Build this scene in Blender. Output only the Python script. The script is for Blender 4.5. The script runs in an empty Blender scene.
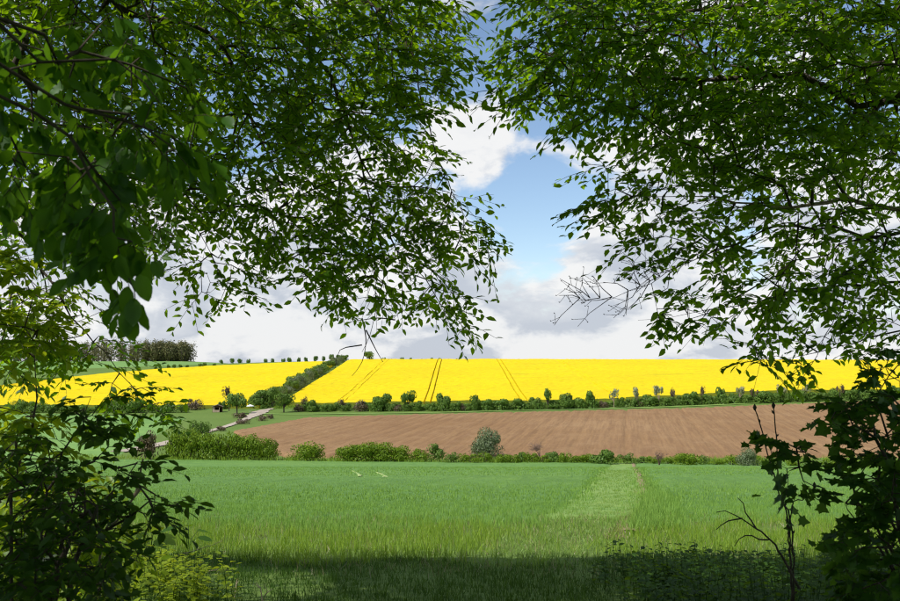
import bpy, math, random
import numpy as np
from mathutils import Matrix, Vector

RNG = np.random.default_rng(11)
random.seed(5)
SC = bpy.context.scene
COL = SC.collection

# ------------------------------------------------------------------ camera
EYE = np.array([0.0, 0.0, 1.65])
PITCH = math.radians(3.76)
FPX = 875.0
cam_d = bpy.data.cameras.new('camera')
cam_d.sensor_width = 36.0
cam_d.lens = 35.0
cam_d.clip_start = 0.05
cam_d.clip_end = 6000.0
cam_d.dof.use_dof = True
cam_d.dof.focus_distance = 45.0
cam_d.dof.aperture_fstop = 9.0
cam = bpy.data.objects.new('camera', cam_d)
cam.location = EYE
cam.rotation_euler = (math.pi / 2 + PITCH, 0, 0)
COL.objects.link(cam)
SC.camera = cam
CR = np.array([1.0, 0, 0])
CF = np.array([0, math.cos(PITCH), math.sin(PITCH)])
CU = np.array([0, -math.sin(PITCH), math.cos(PITCH)])


def ray(px, row):
    d = CR * ((px - 450.0) / FPX) + CU * ((300.5 - row) / FPX) + CF
    return d


def at(px, row, y):
    """point at forward distance y on the line of sight of a photo pixel"""
    d = ray(px, row)
    return EYE + d * (y / d[1])


def to_px(p):
    v = p - EYE
    f = v @ CF
    return 450 + FPX * (v @ CR) / f, 300.5 - FPX * (v @ CU) / f


# ------------------------------------------------------------------ sun, sky
SUN_TO = np.array([-0.50, -0.40, 0.77])
SUN_TO = SUN_TO / np.linalg.norm(SUN_TO)
SUN_EL = math.asin(SUN_TO[2])
SUN_AZ = math.atan2(SUN_TO[0], SUN_TO[1])
sun_d = bpy.data.lights.new('sun', 'SUN')
sun_d.energy = 4.6
sun_d.angle = math.radians(0.53)
sun_d.color = (1.0, 0.955, 0.88)
sun = bpy.data.objects.new('sun', sun_d)
sun.rotation_euler = Vector(SUN_TO).to_track_quat('Z', 'Y').to_euler()
sun.location = (-20, -16, 40)
COL.objects.link(sun)

world = bpy.data.worlds.new('World')
SC.world = world
world.use_nodes = True


def build_sky():
    nt = world.node_tree
    nt.nodes.clear()
    N, L = nt.nodes.new, nt.links.new

    def math_n(op, a, b=None, c=None, clamp=False):
        n = N('ShaderNodeMath')
        n.operation = op
        n.use_clamp = clamp
        for i, v in enumerate((a, b, c)):
            if v is None:
                continue
            if hasattr(v, 'links'):
                L(v, n.inputs[i])
            else:
                n.inputs[i].default_value = v
        return n.outputs[0]

    def vmath(op, a, b=None):
        n = N('ShaderNodeVectorMath')
        n.operation = op
        for i, v in enumerate((a, b)):
            if v is None:
                continue
            if hasattr(v, 'links'):
                L(v, n.inputs[i])
            else:
                n.inputs[i].default_value = v
        return n

    def sstep(v, lo, hi):
        n = N('ShaderNodeMapRange')
        n.interpolation_type = 'SMOOTHSTEP'
        L(v, n.inputs[0])
        n.inputs[1].default_value = lo
        n.inputs[2].default_value = hi
        return n.outputs[0]

    out = N('ShaderNodeOutputWorld')
    sky = N('ShaderNodeTexSky')
    sky.sky_type = 'NISHITA'
    sky.sun_disc = False
    sky.sun_elevation = SUN_EL
    sky.sun_rotation = SUN_AZ
    sky.altitude = 200
    sky.air_density = 1.0
    sky.dust_density = 0.3
    sky.ozone_density = 1.6
    bg1 = N('ShaderNodeBackground')
    bg1.inputs[1].default_value = 0.15
    L(sky.outputs[0], bg1.inputs[0])
    co = N('ShaderNodeTexCoord')
    d = vmath('NORMALIZE', co.outputs['Generated']).outputs[0]
    sep = N('ShaderNodeSeparateXYZ')
    L(d, sep.inputs[0])
    z = sep.outputs[2]

    def density(shift):
        """cloud cover in a direction; shift raises the sample a little for self shading"""
        zz = math_n('ADD', z, shift)
        comb = N('ShaderNodeCombineXYZ')
        L(sep.outputs[0], comb.inputs[0])
        L(sep.outputs[1], comb.inputs[1])
        L(math_n('MULTIPLY', zz, 1.9), comb.inputs[2])
        p = comb.outputs[0]
        n1 = N('ShaderNodeTexNoise')
        n1.inputs['Scale'].default_value = 7.0
        n1.inputs['Detail'].default_value = 9
        n1.inputs['Roughness'].default_value = 0.56
        n1.inputs['Distortion'].default_value = 0.25
        off = vmath('ADD', p, (3.7, 1.3, 8.1)).outputs[0]
        L(off, n1.inputs['Vector'])
        n2 = N('ShaderNodeTexNoise')
        n2.inputs['Scale'].default_value = 2.0
        n2.inputs['Detail'].default_value = 3
        L(vmath('ADD', p, (9.2, 4.4, 2.0)).outputs[0], n2.inputs['Vector'])
        a = math_n('MULTIPLY', n1.outputs['Fac'], 1.0)
        a = math_n('ADD', a, math_n('MULTIPLY', math_n('SUBTRACT', n2.outputs['Fac'], 0.5), 0.5))
        # more cloud towards the skyline, where the banks overlap
        a = math_n('ADD', a, math_n('MULTIPLY', sstep(z, 0.24, 0.02), 0.10))
        a = math_n('ADD', a, math_n('MULTIPLY', sstep(z, 0.085, 0.0), 0.12))
        return a

    blobs = [  # px, row, radius(rad), weight : banks and openings as seen over the valley
        (540, 205, 0.095, -0.22), (580, 60, 0.09, -0.12), (520, 280, 0.05, -0.05), (500, 30, 0.07, -0.10),
        (475, 140, 0.05, 0.17), (600, 245, 0.05, 0.13), (560, 330, 0.08, 0.10),
        (650, 290, 0.09, 0.12), (480, 300, 0.06, 0.10), (330, 290, 0.16, 0.10), (800, 270, 0.15, 0.10), (150, 300, 0.16, 0.10), (60, 335, 0.14, 0.12), (240, 340, 0.10, 0.08),
        (170, 130, 0.09, -0.05)]
    bias = None
    for (px, row, r, w) in blobs:
        v = ray(px, row)
        v = v / np.linalg.norm(v)
        dn = vmath('DISTANCE', d, tuple(float(q) for q in v))
        q = math_n('MULTIPLY', sstep(dn.outputs['Value'], r * 1.6, 0.0), w)
        bias = q if bias is None else math_n('ADD', bias, q)
    d0 = math_n('ADD', density(0.0), bias)
    d1 = math_n('ADD', density(0.045), bias)
    alpha = sstep(d0, 0.47, 0.60)
    # lit tops where the cloud thins upwards, grey where more cloud sits above
    lit = sstep(math_n('SUBTRACT', d0, d1), -0.10, 0.06)
    thick = sstep(d0, 0.55, 0.78)
    sh = math_n('ADD', math_n('MULTIPLY', lit, 0.75), math_n('MULTIPLY', math_n('SUBTRACT', 1.0, thick), 0.35), clamp=True)
    ramp = N('ShaderNodeValToRGB')
    e = ramp.color_ramp.elements
    e[0].position = 0.1
    e[0].color = (0.60, 0.65, 0.74, 1)
    e[1].position = 0.85
    e[1].color = (1.0, 1.0, 1.0, 1)
    m = ramp.color_ramp.elements.new(0.45)
    m.color = (0.80, 0.83, 0.88, 1)
    L(sh, ramp.inputs[0])
    bg2 = N('ShaderNodeBackground')
    bg2.inputs[1].default_value = 0.92
    L(ramp.outputs[0], bg2.inputs[0])
    mix = N('ShaderNodeMixShader')
    L(math_n('MULTIPLY', alpha, 0.97), mix.inputs[0])
    L(bg1.outputs[0], mix.inputs[1])
    L(bg2.outputs[0], mix.inputs[2])
    L(mix.outputs[0], out.inputs[0])


build_sky()
vs = SC.view_settings
vs.view_transform = 'Standard'
vs.look = 'None'
vs.exposure = 0.0
vs.gamma = 1.0
vs.use_curve_mapping = False
SC.cycles.use_denoising = True
SC.cycles.filter_width = 1.15
SC.cycles.max_bounces = 8
SC.cycles.transparent_max_bounces = 8
SC.cycles.caustics_reflective = False
SC.cycles.caustics_refractive = False


# ------------------------------------------------------------------ materials
class NT:
    def __init__(self, name):
        self.m = bpy.data.materials.new(name)
        self.m.use_nodes = True
        self.t = self.m.node_tree
        self.t.nodes.clear()
        self.out = self.n('ShaderNodeOutputMaterial')

    def n(self, kind, **kw):
        nd = self.t.nodes.new(kind)
        for k, v in kw.items():
            setattr(nd, k, v)
        return nd

    def link(self, a, b):
        self.t.links.new(a, b)

    def noise(self, scale, detail=4, rough=0.55, vec=None, dist=0.0):
        nd = self.n('ShaderNodeTexNoise')
        nd.inputs['Scale'].default_value = scale
        nd.inputs['Detail'].default_value = detail
        nd.inputs['Roughness'].default_value = rough
        nd.inputs['Distortion'].default_value = dist
        if vec is not None:
            self.link(vec, nd.inputs['Vector'])
        return nd.outputs['Fac']

    def ramp(self, fac, stops):
        nd = self.n('ShaderNodeValToRGB')
        el = nd.color_ramp.elements
        el[0].position, el[0].color = stops[0][0], (*stops[0][1], 1)
        el[1].position, el[1].color = stops[-1][0], (*stops[-1][1], 1)
        for p, c in stops[1:-1]:
            x = el.new(p)
            x.color = (*c, 1)
        self.link(fac, nd.inputs[0])
        return nd.outputs[0]

    def mixc(self, fac, a, b, mode='MIX'):
        nd = self.n('ShaderNodeMix', data_type='RGBA', blend_type=mode)
        if hasattr(fac, 'links'):
            self.link(fac, nd.inputs[0])
        else:
            nd.inputs[0].default_value = fac
        for s, v in ((6, a), (7, b)):
            if hasattr(v, 'links'):
                self.link(v, nd.inputs[s])
            else:
                nd.inputs[s].default_value = (*v, 1)
        return nd.outputs[2]

    def coords(self, scale=(1, 1, 1), rot=0.0):
        c = self.n('ShaderNodeTexCoord')
        mr = self.n('ShaderNodeMapping')
        mr.inputs['Rotation'].default_value = (0, 0, rot)
        self.link(c.outputs['Object'], mr.inputs[0])
        mp = self.n('ShaderNodeMapping')
        mp.inputs['Scale'].default_value = scale
        self.link(mr.outputs[0], mp.inputs[0])
        return mp.outputs[0]

    def finish(self, col, rough=0.8, bump=None, bump_d=0.05, spec=0.3):
        p = self.n('ShaderNodeBsdfPrincipled')
        p.inputs['Roughness'].default_value = rough
        p.inputs['Specular IOR Level'].default_value = spec
        if hasattr(col, 'links'):
            self.link(col, p.inputs['Base Color'])
        else:
            p.inputs['Base Color'].default_value = (*col, 1)
        if bump is not None:
            b = self.n('ShaderNodeBump')
            b.inputs['Distance'].default_value = bump_d
            b.inputs['Strength'].default_value = 0.8
            self.link(bump, b.inputs['Height'])
            self.link(b.outputs[0], p.inputs['Normal'])
        self.link(p.outputs[0], self.out.inputs[0])
        return self.m


def leaf_mat(name, dark, light, trans, tfac=0.4, gloss=0.022, rough=0.45):
    k = NT(name)
    geo = k.n('ShaderNodeNewGeometry')
    obi = k.n('ShaderNodeObjectInfo')
    add = k.n('ShaderNodeMath', operation='ADD')
    k.link(geo.outputs['Random Per Island'], add.inputs[0])
    k.link(obi.outputs['Random'], add.inputs[1])
    fr = k.n('ShaderNodeMath', operation='FRACT')
    k.link(add.outputs[0], fr.inputs[0])
    col = k.ramp(fr.outputs[0], [(0.0, dark), (0.7, tuple(0.5 * (a + b) for a, b in zip(dark, light))), (1.0, light)])
    tcol = k.ramp(fr.outputs[0], [(0.0, tuple(t * 0.65 for t in trans)), (1.0, trans)])
    df = k.n('ShaderNodeBsdfDiffuse')
    k.link(col, df.inputs[0])
    tr = k.n('ShaderNodeBsdfTranslucent')
    k.link(tcol, tr.inputs[0])
    m1 = k.n('ShaderNodeMixShader')
    m1.inputs[0].default_value = tfac
    k.link(df.outputs[0], m1.inputs[1])
    k.link(tr.outputs[0], m1.inputs[2])
    gl = k.n('ShaderNodeBsdfGlossy')
    gl.inputs['Roughness'].default_value = rough
    gl.inputs[0].default_value = (0.9, 0.95, 1, 1)
    m2 = k.n('ShaderNodeMixShader')
    m2.inputs[0].default_value = gloss
    k.link(m1.outputs[0], m2.inputs[1])
    k.link(gl.outputs[0], m2.inputs[2])
    k.link(m2.outputs[0], k.out.inputs[0])
    return k.m


M = {}
M['leaf_beech'] = leaf_mat('leaf_beech', (0.018, 0.062, 0.004), (0.060, 0.140, 0.007), (0.46, 0.78, 0.010), 0.48)
M['leaf_near'] = leaf_mat('leaf_near', (0.040, 0.125, 0.008), (0.085, 0.20, 0.014), (0.24, 0.50, 0.014), 0.42)
M['leaf_hornbeam'] = leaf_mat('leaf_hornbeam', (0.017, 0.062, 0.005), (0.058, 0.138, 0.008), (0.44, 0.78, 0.012), 0.48)
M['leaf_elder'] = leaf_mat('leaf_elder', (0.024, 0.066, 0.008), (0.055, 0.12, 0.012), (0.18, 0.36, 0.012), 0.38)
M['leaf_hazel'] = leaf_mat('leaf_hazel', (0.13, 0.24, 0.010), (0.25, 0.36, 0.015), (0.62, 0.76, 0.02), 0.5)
M['leaf_maple'] = leaf_mat('leaf_maple', (0.026, 0.080, 0.010), (0.060, 0.14, 0.016), (0.18, 0.36, 0.02), 0.38)
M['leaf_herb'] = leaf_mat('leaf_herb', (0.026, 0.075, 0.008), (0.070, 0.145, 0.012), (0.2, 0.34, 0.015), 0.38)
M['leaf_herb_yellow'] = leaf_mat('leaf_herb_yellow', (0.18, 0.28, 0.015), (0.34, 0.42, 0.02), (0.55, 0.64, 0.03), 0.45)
M['blade_wheat'] = leaf_mat('blade_wheat', (0.165, 0.315, 0.055), (0.30, 0.47, 0.09), (0.30, 0.48, 0.06), 0.32, 0.02)
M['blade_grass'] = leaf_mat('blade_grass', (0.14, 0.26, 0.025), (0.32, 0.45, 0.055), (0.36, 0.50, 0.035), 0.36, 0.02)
M['blade_painted_shade'] = leaf_mat('blade_painted_shade', (0.035, 0.090, 0.012), (0.085, 0.17, 0.022), (0.12, 0.22, 0.015), 0.3, 0.02)  # part of the tree shade is put into this darker green
M['blade_track'] = leaf_mat('blade_track', (0.16, 0.28, 0.045), (0.30, 0.42, 0.09), (0.28, 0.40, 0.06), 0.3, 0.02)
M['blade_dry'] = leaf_mat('blade_dry', (0.25, 0.20, 0.09), (0.42, 0.36, 0.20), (0.3, 0.26, 0.12), 0.2, 0.04)
M['shrub_lime'] = leaf_mat('shrub_lime', (0.09, 0.17, 0.012), (0.20, 0.29, 0.02), (0.26, 0.36, 0.02), 0.28, 0.01)
M['shrub_dark'] = leaf_mat('shrub_dark', (0.070, 0.145, 0.024), (0.16, 0.25, 0.042), (0.17, 0.28, 0.02), 0.25, 0.01)
M['shrub_mid'] = leaf_mat('shrub_mid', (0.08, 0.15, 0.026), (0.16, 0.25, 0.045), (0.17, 0.28, 0.03), 0.25, 0.01)
M['shrub_grey'] = leaf_mat('shrub_grey', (0.10, 0.145, 0.06), (0.20, 0.24, 0.11), (0.16, 0.22, 0.07), 0.22, 0.03)
M['shrub_rust'] = leaf_mat('shrub_rust', (0.10, 0.075, 0.04), (0.19, 0.14, 0.07), (0.16, 0.12, 0.05), 0.2, 0.03)
M['shrub_pale'] = leaf_mat('shrub_pale', (0.24, 0.27, 0.14), (0.36, 0.38, 0.20), (0.28, 0.30, 0.12), 0.25, 0.03)
M['wood_brown'] = leaf_mat('wood_brown', (0.11, 0.125, 0.045), (0.22, 0.19, 0.09), (0.15, 0.16, 0.05), 0.22, 0.01)


def bark_mat(name, a, b):
    k = NT(name)
    v = k.coords((1, 1, 0.25))
    n1 = k.noise(28, 6, 0.65, v)
    c = k.ramp(n1, [(0.3, a), (0.7, b)])
    return k.finish(c, 0.9, n1, 0.008)


M['bark'] = bark_mat('bark', (0.035, 0.028, 0.022), (0.11, 0.09, 0.07))
M['bark_pale'] = bark_mat('bark_pale', (0.22, 0.17, 0.11), (0.42, 0.34, 0.24))
M['twig_red'] = bark_mat('twig_red', (0.15, 0.09, 0.07), (0.27, 0.18, 0.14))


def ground_mat():
    k = NT('meadow_grass')
    v = k.coords()
    n1 = k.noise(0.05, 6, 0.6, v)
    n2 = k.noise(1.7, 6, 0.65, v)
    n3 = k.noise(14, 4, 0.7, v)
    c = k.ramp(n1, [(0.3, (0.11, 0.20, 0.032)), (0.55, (0.16, 0.27, 0.042)), (0.75, (0.22, 0.28, 0.07))])
    c2 = k.mixc(n2, c, (0.10, 0.16, 0.03))
    c3 = k.mixc(0.45, c2, k.ramp(n3, [(0.3, (0.05, 0.09, 0.02)), (0.7, (0.2, 0.27, 0.08))]))
    return k.finish(c3, 0.95, n2, 0.25, 0.1)


def wheat_mat():
    k = NT('wheat_sheet')
    v = k.coords((1, 0.16, 1), 0.2)
    w = k.coords()
    n1 = k.noise(0.03, 5, 0.6, w)
    n2 = k.noise(1.1, 6, 0.7, v)
    n3 = k.noise(7, 5, 0.75, w)
    n4 = k.noise(0.16, 4, 0.6, k.coords((0.35, 1, 1), 0.1))
    c = k.ramp(n1, [(0.32, (0.145, 0.30, 0.070)), (0.52, (0.185, 0.35, 0.080)), (0.7, (0.23, 0.39, 0.080))])
    c = k.mixc(k.ramp(n4, [(0.4, (0, 0, 0)), (0.65, (0.55, 0.55, 0.55))]), c, (0.225, 0.38, 0.075))
    c = k.mixc(k.ramp(n2, [(0.35, (0.65, 0.65, 0.65)), (0.6, (0, 0, 0))]), c, (0.10, 0.215, 0.050))
    c = k.mixc(k.ramp(n3, [(0.35, (0.6, 0.6, 0.6)), (0.6, (0, 0, 0))]), c, (0.10, 0.21, 0.048))
    b = k.n('ShaderNodeMath', operation='ADD')
    k.link(n2, b.inputs[0])
    k.link(n3, b.inputs[1])
    return k.finish(c, 0.85, b.outputs[0], 0.22, 0.15)


def rape_mat():
    k = NT('rape_bloom')
    w = k.coords()
    n1 = k.noise(0.02, 5, 0.6, w)
    n2 = k.noise(2.4, 5, 0.75, w)
    n4 = k.noise(0.06, 6, 0.7, k.coords((0.25, 1.3, 1), 0.03))
    c = k.ramp(n1, [(0.3, (0.72, 0.53, 0.001)), (0.6, (0.80, 0.60, 0.001)), (0.75, (0.70, 0.51, 0.001))])
    c = k.mixc(k.ramp(n2, [(0.34, (0.55, 0.55, 0.55)), (0.55, (0, 0, 0))]), c, (0.46, 0.36, 0.004))
    c = k.mixc(k.ramp(n4, [(0.29, (0.8, 0.8, 0.8)), (0.40, (0, 0, 0))]), c, (0.40, 0.35, 0.01))
    n5 = k.noise(0.35, 6, 0.75, w)
    c = k.mixc(k.ramp(n5, [(0.32, (0.7, 0.7, 0.7)), (0.50, (0, 0, 0))]), c, (0.42, 0.36, 0.006))
    return k.finish(c, 0.8, n2, 0.10, 0.1)


def rape_side_mat():
    k = NT('rape_stems')
    n = k.noise(3.0, 4, 0.7, k.coords())
    c = k.ramp(n, [(0.3, (0.11, 0.14, 0.014)), (0.65, (0.24, 0.25, 0.016))])
    return k.finish(c, 0.9)


def soil_mat():
    k = NT('ploughed_soil')
    d = 0.2
    v = k.coords((1, 0.03, 1), math.atan(d))
    w = k.coords()
    n1 = k.noise(1.5, 5, 0.65, v)
    n2 = k.noise(5, 6, 0.75, w)
    n3 = k.noise(0.025, 4, 0.6, w)
    c = k.ramp(n3, [(0.3, (0.29, 0.172, 0.078)), (0.7, (0.37, 0.235, 0.115))])
    c = k.mixc(k.ramp(n1, [(0.38, (0.55, 0.55, 0.55)), (0.6, (0, 0, 0))]), c, (0.19, 0.105, 0.055))
    c = k.mixc(k.ramp(n2, [(0.38, (0.5, 0.5, 0.5)), (0.6, (0, 0, 0))]), c, (0.16, 0.085, 0.045))
    n6 = k.noise(0.12, 6, 0.75, w)
    c = k.mixc(k.ramp(n6, [(0.5, (0, 0, 0)), (0.72, (0.3, 0.3, 0.3))]), c, (0.40, 0.27, 0.15))
    return k.finish(c, 0.95, n2, 0.12, 0.1)


def two_tone(name, a, b, scale, bump=0.03, rough=0.9):
    k = NT(name)
    w = k.coords()
    n = k.noise(scale, 6, 0.7, w)
    n2 = k.noise(scale * 0.13, 4, 0.6, w)
    mx = k.n('ShaderNodeMath', operation='MULTIPLY_ADD')
    k.link(n2, mx.inputs[0])
    mx.inputs[1].default_value = 0.6
    k.link(n, mx.inputs[2])
    c = k.ramp(mx.outputs[0], [(0.6, a), (1.0, b)])
    return k.finish(c, rough, n, bump, 0.2)


M['ground'] = ground_mat()
M['wheat'] = wheat_mat()
M['rape'] = rape_mat()
M['rape_side'] = rape_side_mat()
M['soil'] = soil_mat()
M['gravel'] = two_tone('gravel', (0.30, 0.25, 0.19), (0.50, 0.43, 0.35), 1.2)
M['track'] = two_tone('grass_track', (0.12, 0.24, 0.045), (0.24, 0.34, 0.085), 1.4)
M['bare'] = two_tone('bare_soil', (0.17, 0.125, 0.065), (0.36, 0.29, 0.16), 3.0)
M['far_green'] = two_tone('far_crop', (0.12, 0.245, 0.06), (0.19, 0.325, 0.078), 0.4)
M['lodged'] = two_tone('lodged_wheat', (0.27, 0.38, 0.12), (0.42, 0.48, 0.20), 4.0)
M['humus'] = two_tone('leaf_litter', (0.02, 0.028, 0.010), (0.05, 0.06, 0.02), 6.0)
M['plank_dark'] = two_tone('plank_dark', (0.045, 0.026, 0.017), (0.11, 0.065, 0.042), 9.0, 0.01)
M['roof_felt'] = two_tone('roof_board', (0.10, 0.075, 0.06), (0.19, 0.14, 0.11), 7.0, 0.01)
M['plank_pale'] = two_tone('plank_pale', (0.33, 0.25, 0.18), (0.5, 0.40, 0.30), 9.0, 0.01)
M['white_cloth'] = two_tone('white_cloth', (0.72, 0.74, 0.74), (0.82, 0.83, 0.83), 5.0, 0.005, 0.7)
M['grey_metal'] = two_tone('grey_metal', (0.22, 0.22, 0.22), (0.32, 0.32, 0.32), 9.0, 0.002, 0.45)


# ------------------------------------------------------------------ mesh helpers
def link(o, parent=None):
    COL.objects.link(o)
    if parent is not None:
        o.parent = parent
    return o


def mesh_np(name, verts, polys_flat, sizes, mats, smooth=False, mat_idx=None):
    me = bpy.data.meshes.new(name)
    verts = np.asarray(verts, dtype=np.float32)
    polys_flat = np.asarray(polys_flat, dtype=np.int32)
    sizes = np.asarray(sizes, dtype=np.int32)
    me.vertices.add(len(verts))
    me.vertices.foreach_set('co', verts.ravel())
    me.loops.add(len(polys_flat))
    me.loops.foreach_set('vertex_index', polys_flat)
    me.polygons.add(len(sizes))
    starts = np.concatenate([[0], np.cumsum(sizes)[:-1]]).astype(np.int32)
    me.polygons.foreach_set('loop_start', starts)
    for m in mats:
        me.materials.append(m)
    if mat_idx is not None:
        me.polygons.foreach_set('material_index', np.asarray(mat_idx, dtype=np.int32))
    me.polygons.foreach_set('use_smooth', np.full(len(sizes), smooth))
    me.update(calc_edges=True)
    return me


def tag(o, label=None, cat=None, group=None, kind=None):
    if label:
        o['label'] = label
    if cat:
        o['category'] = cat
    if group:
        o['group'] = group
    if kind:
        o['kind'] = kind
    return o


def empty(name, loc, label, cat, group=None):
    o = bpy.data.objects.new(name, None)
    o.location = Vector([float(v) for v in loc])
    o.empty_display_size = 0.2
    link(o)
    return tag(o, label, cat, group)


def norm(v):
    return v / np.maximum(np.linalg.norm(v, axis=-1, keepdims=True), 1e-9)


# leaf templates: (u along, v across, w up), with polygons
T_LEAF = (np.array([[0, 0, 0], [.32, .24, .05], [.68, .19, .03], [1, 0, -.10], [.68, -.19, .03], [.32, -.24, .05],
                    [.32, 0, -.02], [.68, 0, -.04]], dtype=np.float64),
          [[0, 5, 6], [0, 6, 1], [6, 5, 4, 7], [6, 7, 2, 1], [7, 4, 3], [7, 3, 2]])
T_QUAD = (np.array([[0, 0, 0], [.5, .33, .06], [1, 0, -.06], [.5, -.33, .06]], dtype=np.float64), [[0, 3, 1], [1, 3, 2]])
T_BLADE = (np.array([[0, .5, 0], [0, -.5, 0], [.55, .40, .05], [.55, -.40, .05], [1, 0, -.12]], dtype=np.float64),
           [[0, 1, 3, 2], [2, 3, 4]])
def _hi():
    us = np.array([0, .08, .22, .40, .58, .75, .88, .96, 1.0])
    ws = np.array([0, .13, .25, .305, .30, .235, .14, .06, 0])
    v, f = [], []
    for u, w in zip(us, ws):
        z = -.14 * u * u + .015 * math.sin(u * 20)
        v += [(u, w, z + .16 * w), (u, 0, z - .015), (u, -w, z + .16 * w)]
    for i in range(len(us) - 1):
        a, b = 3 * i, 3 * i + 3
        f += [[a + 1, b + 1, b, a], [a + 2, b + 2, b + 1, a + 1]]
    return np.array(v), f


T_HI = _hi()
# lobed leaf like a field maple
_lb = [(0, 0), (.10, .20), (.02, .46), (.30, .34), (.46, .52), (.60, .24), (1, 0), (.60, -.24), (.46, -.52), (.30, -.34), (.02, -.46), (.10, -.20)]
T_LOBED = (np.array([[a, b, .05 * abs(b) * 2 - .08 * a] for a, b in _lb] + [[.36, 0, -.03]]),
           [[12, (i + 1) % 12, i] for i in range(12)])


def leaves_mesh(name, pos, di, nr, size, tmpl, mat, width=None):
    pos, di, nr = (np.asarray(a, dtype=np.float64) for a in (pos, di, nr))
    size = np.asarray(size, dtype=np.float64)
    if width is None:
        width = size
    di = norm(di)
    si = norm(np.cross(nr, di))
    nn = np.cross(di, si)
    tv, tp = tmpl
    n, k = len(pos), len(tv)
    V = (pos[:, None, :] + di[:, None, :] * (tv[None, :, 0:1] * size[:, None, None])
         + si[:, None, :] * (tv[None, :, 1:2] * np.asarray(width)[:, None, None])
         + nn[:, None, :] * (tv[None, :, 2:3] * size[:, None, None])).reshape(-1, 3)
    base = np.array([i for p in tp for i in p])
    sz = np.array([len(p) for p in tp])
    F = (base[None, :] + (np.arange(n) * k)[:, None]).ravel()
    return mesh_np(name, V, F, np.tile(sz, n), [mat], True)


def leaf_objects(parent, pos, di, nr, size, tmpl, mat, name='leaf'):
    """single leaves as parts, all sharing one mesh"""
    me = leaves_mesh(name, [[0, 0, 0]], [[1, 0, 0]], [[0, 0, 1]], [1.0], tmpl, mat)
    pl = np.array(parent.location)
    di = norm(np.asarray(di))
    si = norm(np.cross(np.asarray(nr), di))
    nn = np.cross(di, si)
    for i in range(len(pos)):
        o = bpy.data.objects.new(name, me)
        s = float(size[i])
        p = pos[i] - pl
        o.matrix_basis = Matrix(((di[i][0] * s, si[i][0] * s, nn[i][0] * s, p[0]), (di[i][1] * s, si[i][1] * s, nn[i][1] * s, p[1]),
                                 (di[i][2] * s, si[i][2] * s, nn[i][2] * s, p[2]), (0, 0, 0, 1)))
        link(o, parent)


class Tubes:
    def __init__(self):
        self.v, self.f, self.n = [], [], 0

    def add(self, pts, radii, sides=5):
        pts = np.asarray(pts, dtype=np.float64)
        k = len(pts)
        if k < 2:
            return
        t = np.gradient(pts, axis=0)
        t = norm(t)
        ref = np.array([0.31, 0.2, 0.93])
        if abs(t[0] @ ref) > 0.92:
            ref = np.array([1.0, 0.1, 0])
        a = norm(np.cross(t, ref))
        b = np.cross(t, a)
        ang = np.arange(sides) * 2 * math.pi / sides
        r = np.asarray(radii, dtype=np.float64)
        ring = pts[:, None, :] + r[:, None, None] * (np.cos(ang)[None, :, None] * a[:, None, :] + np.sin(ang)[None, :, None] * b[:, None, :])
        self.v.append(ring.reshape(-1, 3))
        i = np.arange(k - 1)[:, None] * sides
        j = np.arange(sides)[None, :]
        jn = (j + 1) % sides
        q = np.stack([i + j, i + jn, i + sides + jn, i + sides + j], axis=-1).reshape(-1, 4) + self.n
        self.f.append(q)
        self.n += k * sides

    def build(self, name, mat, parent=None, origin=None):
        if not self.v:
            return None
        V = np.concatenate(self.v)
        F = np.concatenate(self.f)
        if origin is not None:
            V = V - np.asarray(origin)
        me = mesh_np(name, V, F.ravel(), np.full(len(F), 4), [mat], True)
        return link(bpy.data.objects.new(name, me), parent)


def smooth_line(pts, step=0.15):
    pts = [np.asarray(p, dtype=np.float64) for p in pts]
    P = [2 * pts[0] - pts[1]] + pts + [2 * pts[-1] - pts[-2]]
    out = []
    for i in range(1, len(P) - 2):
        n = max(2, int(np.linalg.norm(P[i + 1] - P[i]) / step))
        for s in np.arange(n) / n:
            p0, p1, p2, p3 = P[i - 1], P[i], P[i + 1], P[i + 2]
            out.append(.5 * (2 * p1 + (p2 - p0) * s + (2 * p0 - 5 * p1 + 4 * p2 - p3) * s * s + (3 * p1 - p0 - 3 * p2 + p3) * s ** 3))
    out.append(pts[-1])
    return np.array(out)


# ------------------------------------------------------------------ terrain
_YT = np.arange(-120.0, 1700.0, 1.0)


def _prof(knots):
    z = np.interp(_YT, [k[0] for k in knots], [k[1] for k in knots])
    s = 9
    g = np.exp(-0.5 * (np.arange(-27, 28) / s) ** 2)
    g /= g.sum()
    zs = np.convolve(np.pad(z, 27, mode='edge'), g, 'valid')
    w = np.clip((_YT - 60) / 40, 0, 1)
    return z * (1 - w) + zs * w


_COLS = [(-260, _prof([(-120, 6), (0, 0), (140, -15.12), (160, -15.5), (288, -15.6), (490, -5.6), (640, -3.0), (830, -1.3), (1100, -12), (1700, -45)])),
         (-62, _prof([(-120, 6), (0, 0), (140, -15.12), (160, -15.5), (292, -15.7), (330, -13.9), (505, -0.1), (525, -0.1), (800, -12), (1700, -50)])),
         (30, _prof([(-120, 6), (0, 0), (140, -15.15), (160, -15.4), (298, -14.6), (330, -12.9), (505, 0.0), (525, 0.0), (800, -12), (1700, -50)])),
         (130, _prof([(-120, 6), (0, 0), (138, -15.9), (160, -15.9), (300, -11.0), (330, -9.6), (505, -0.2), (525, -0.3), (800, -12), (1700, -50)])),
         (330, _prof([(-120, 6), (0, 0), (138, -16.6), (160, -16.6), (300, -8.0), (330, -7.2), (505, -0.7), (525, -0.8), (800, -12), (1700, -50)]))]


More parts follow.
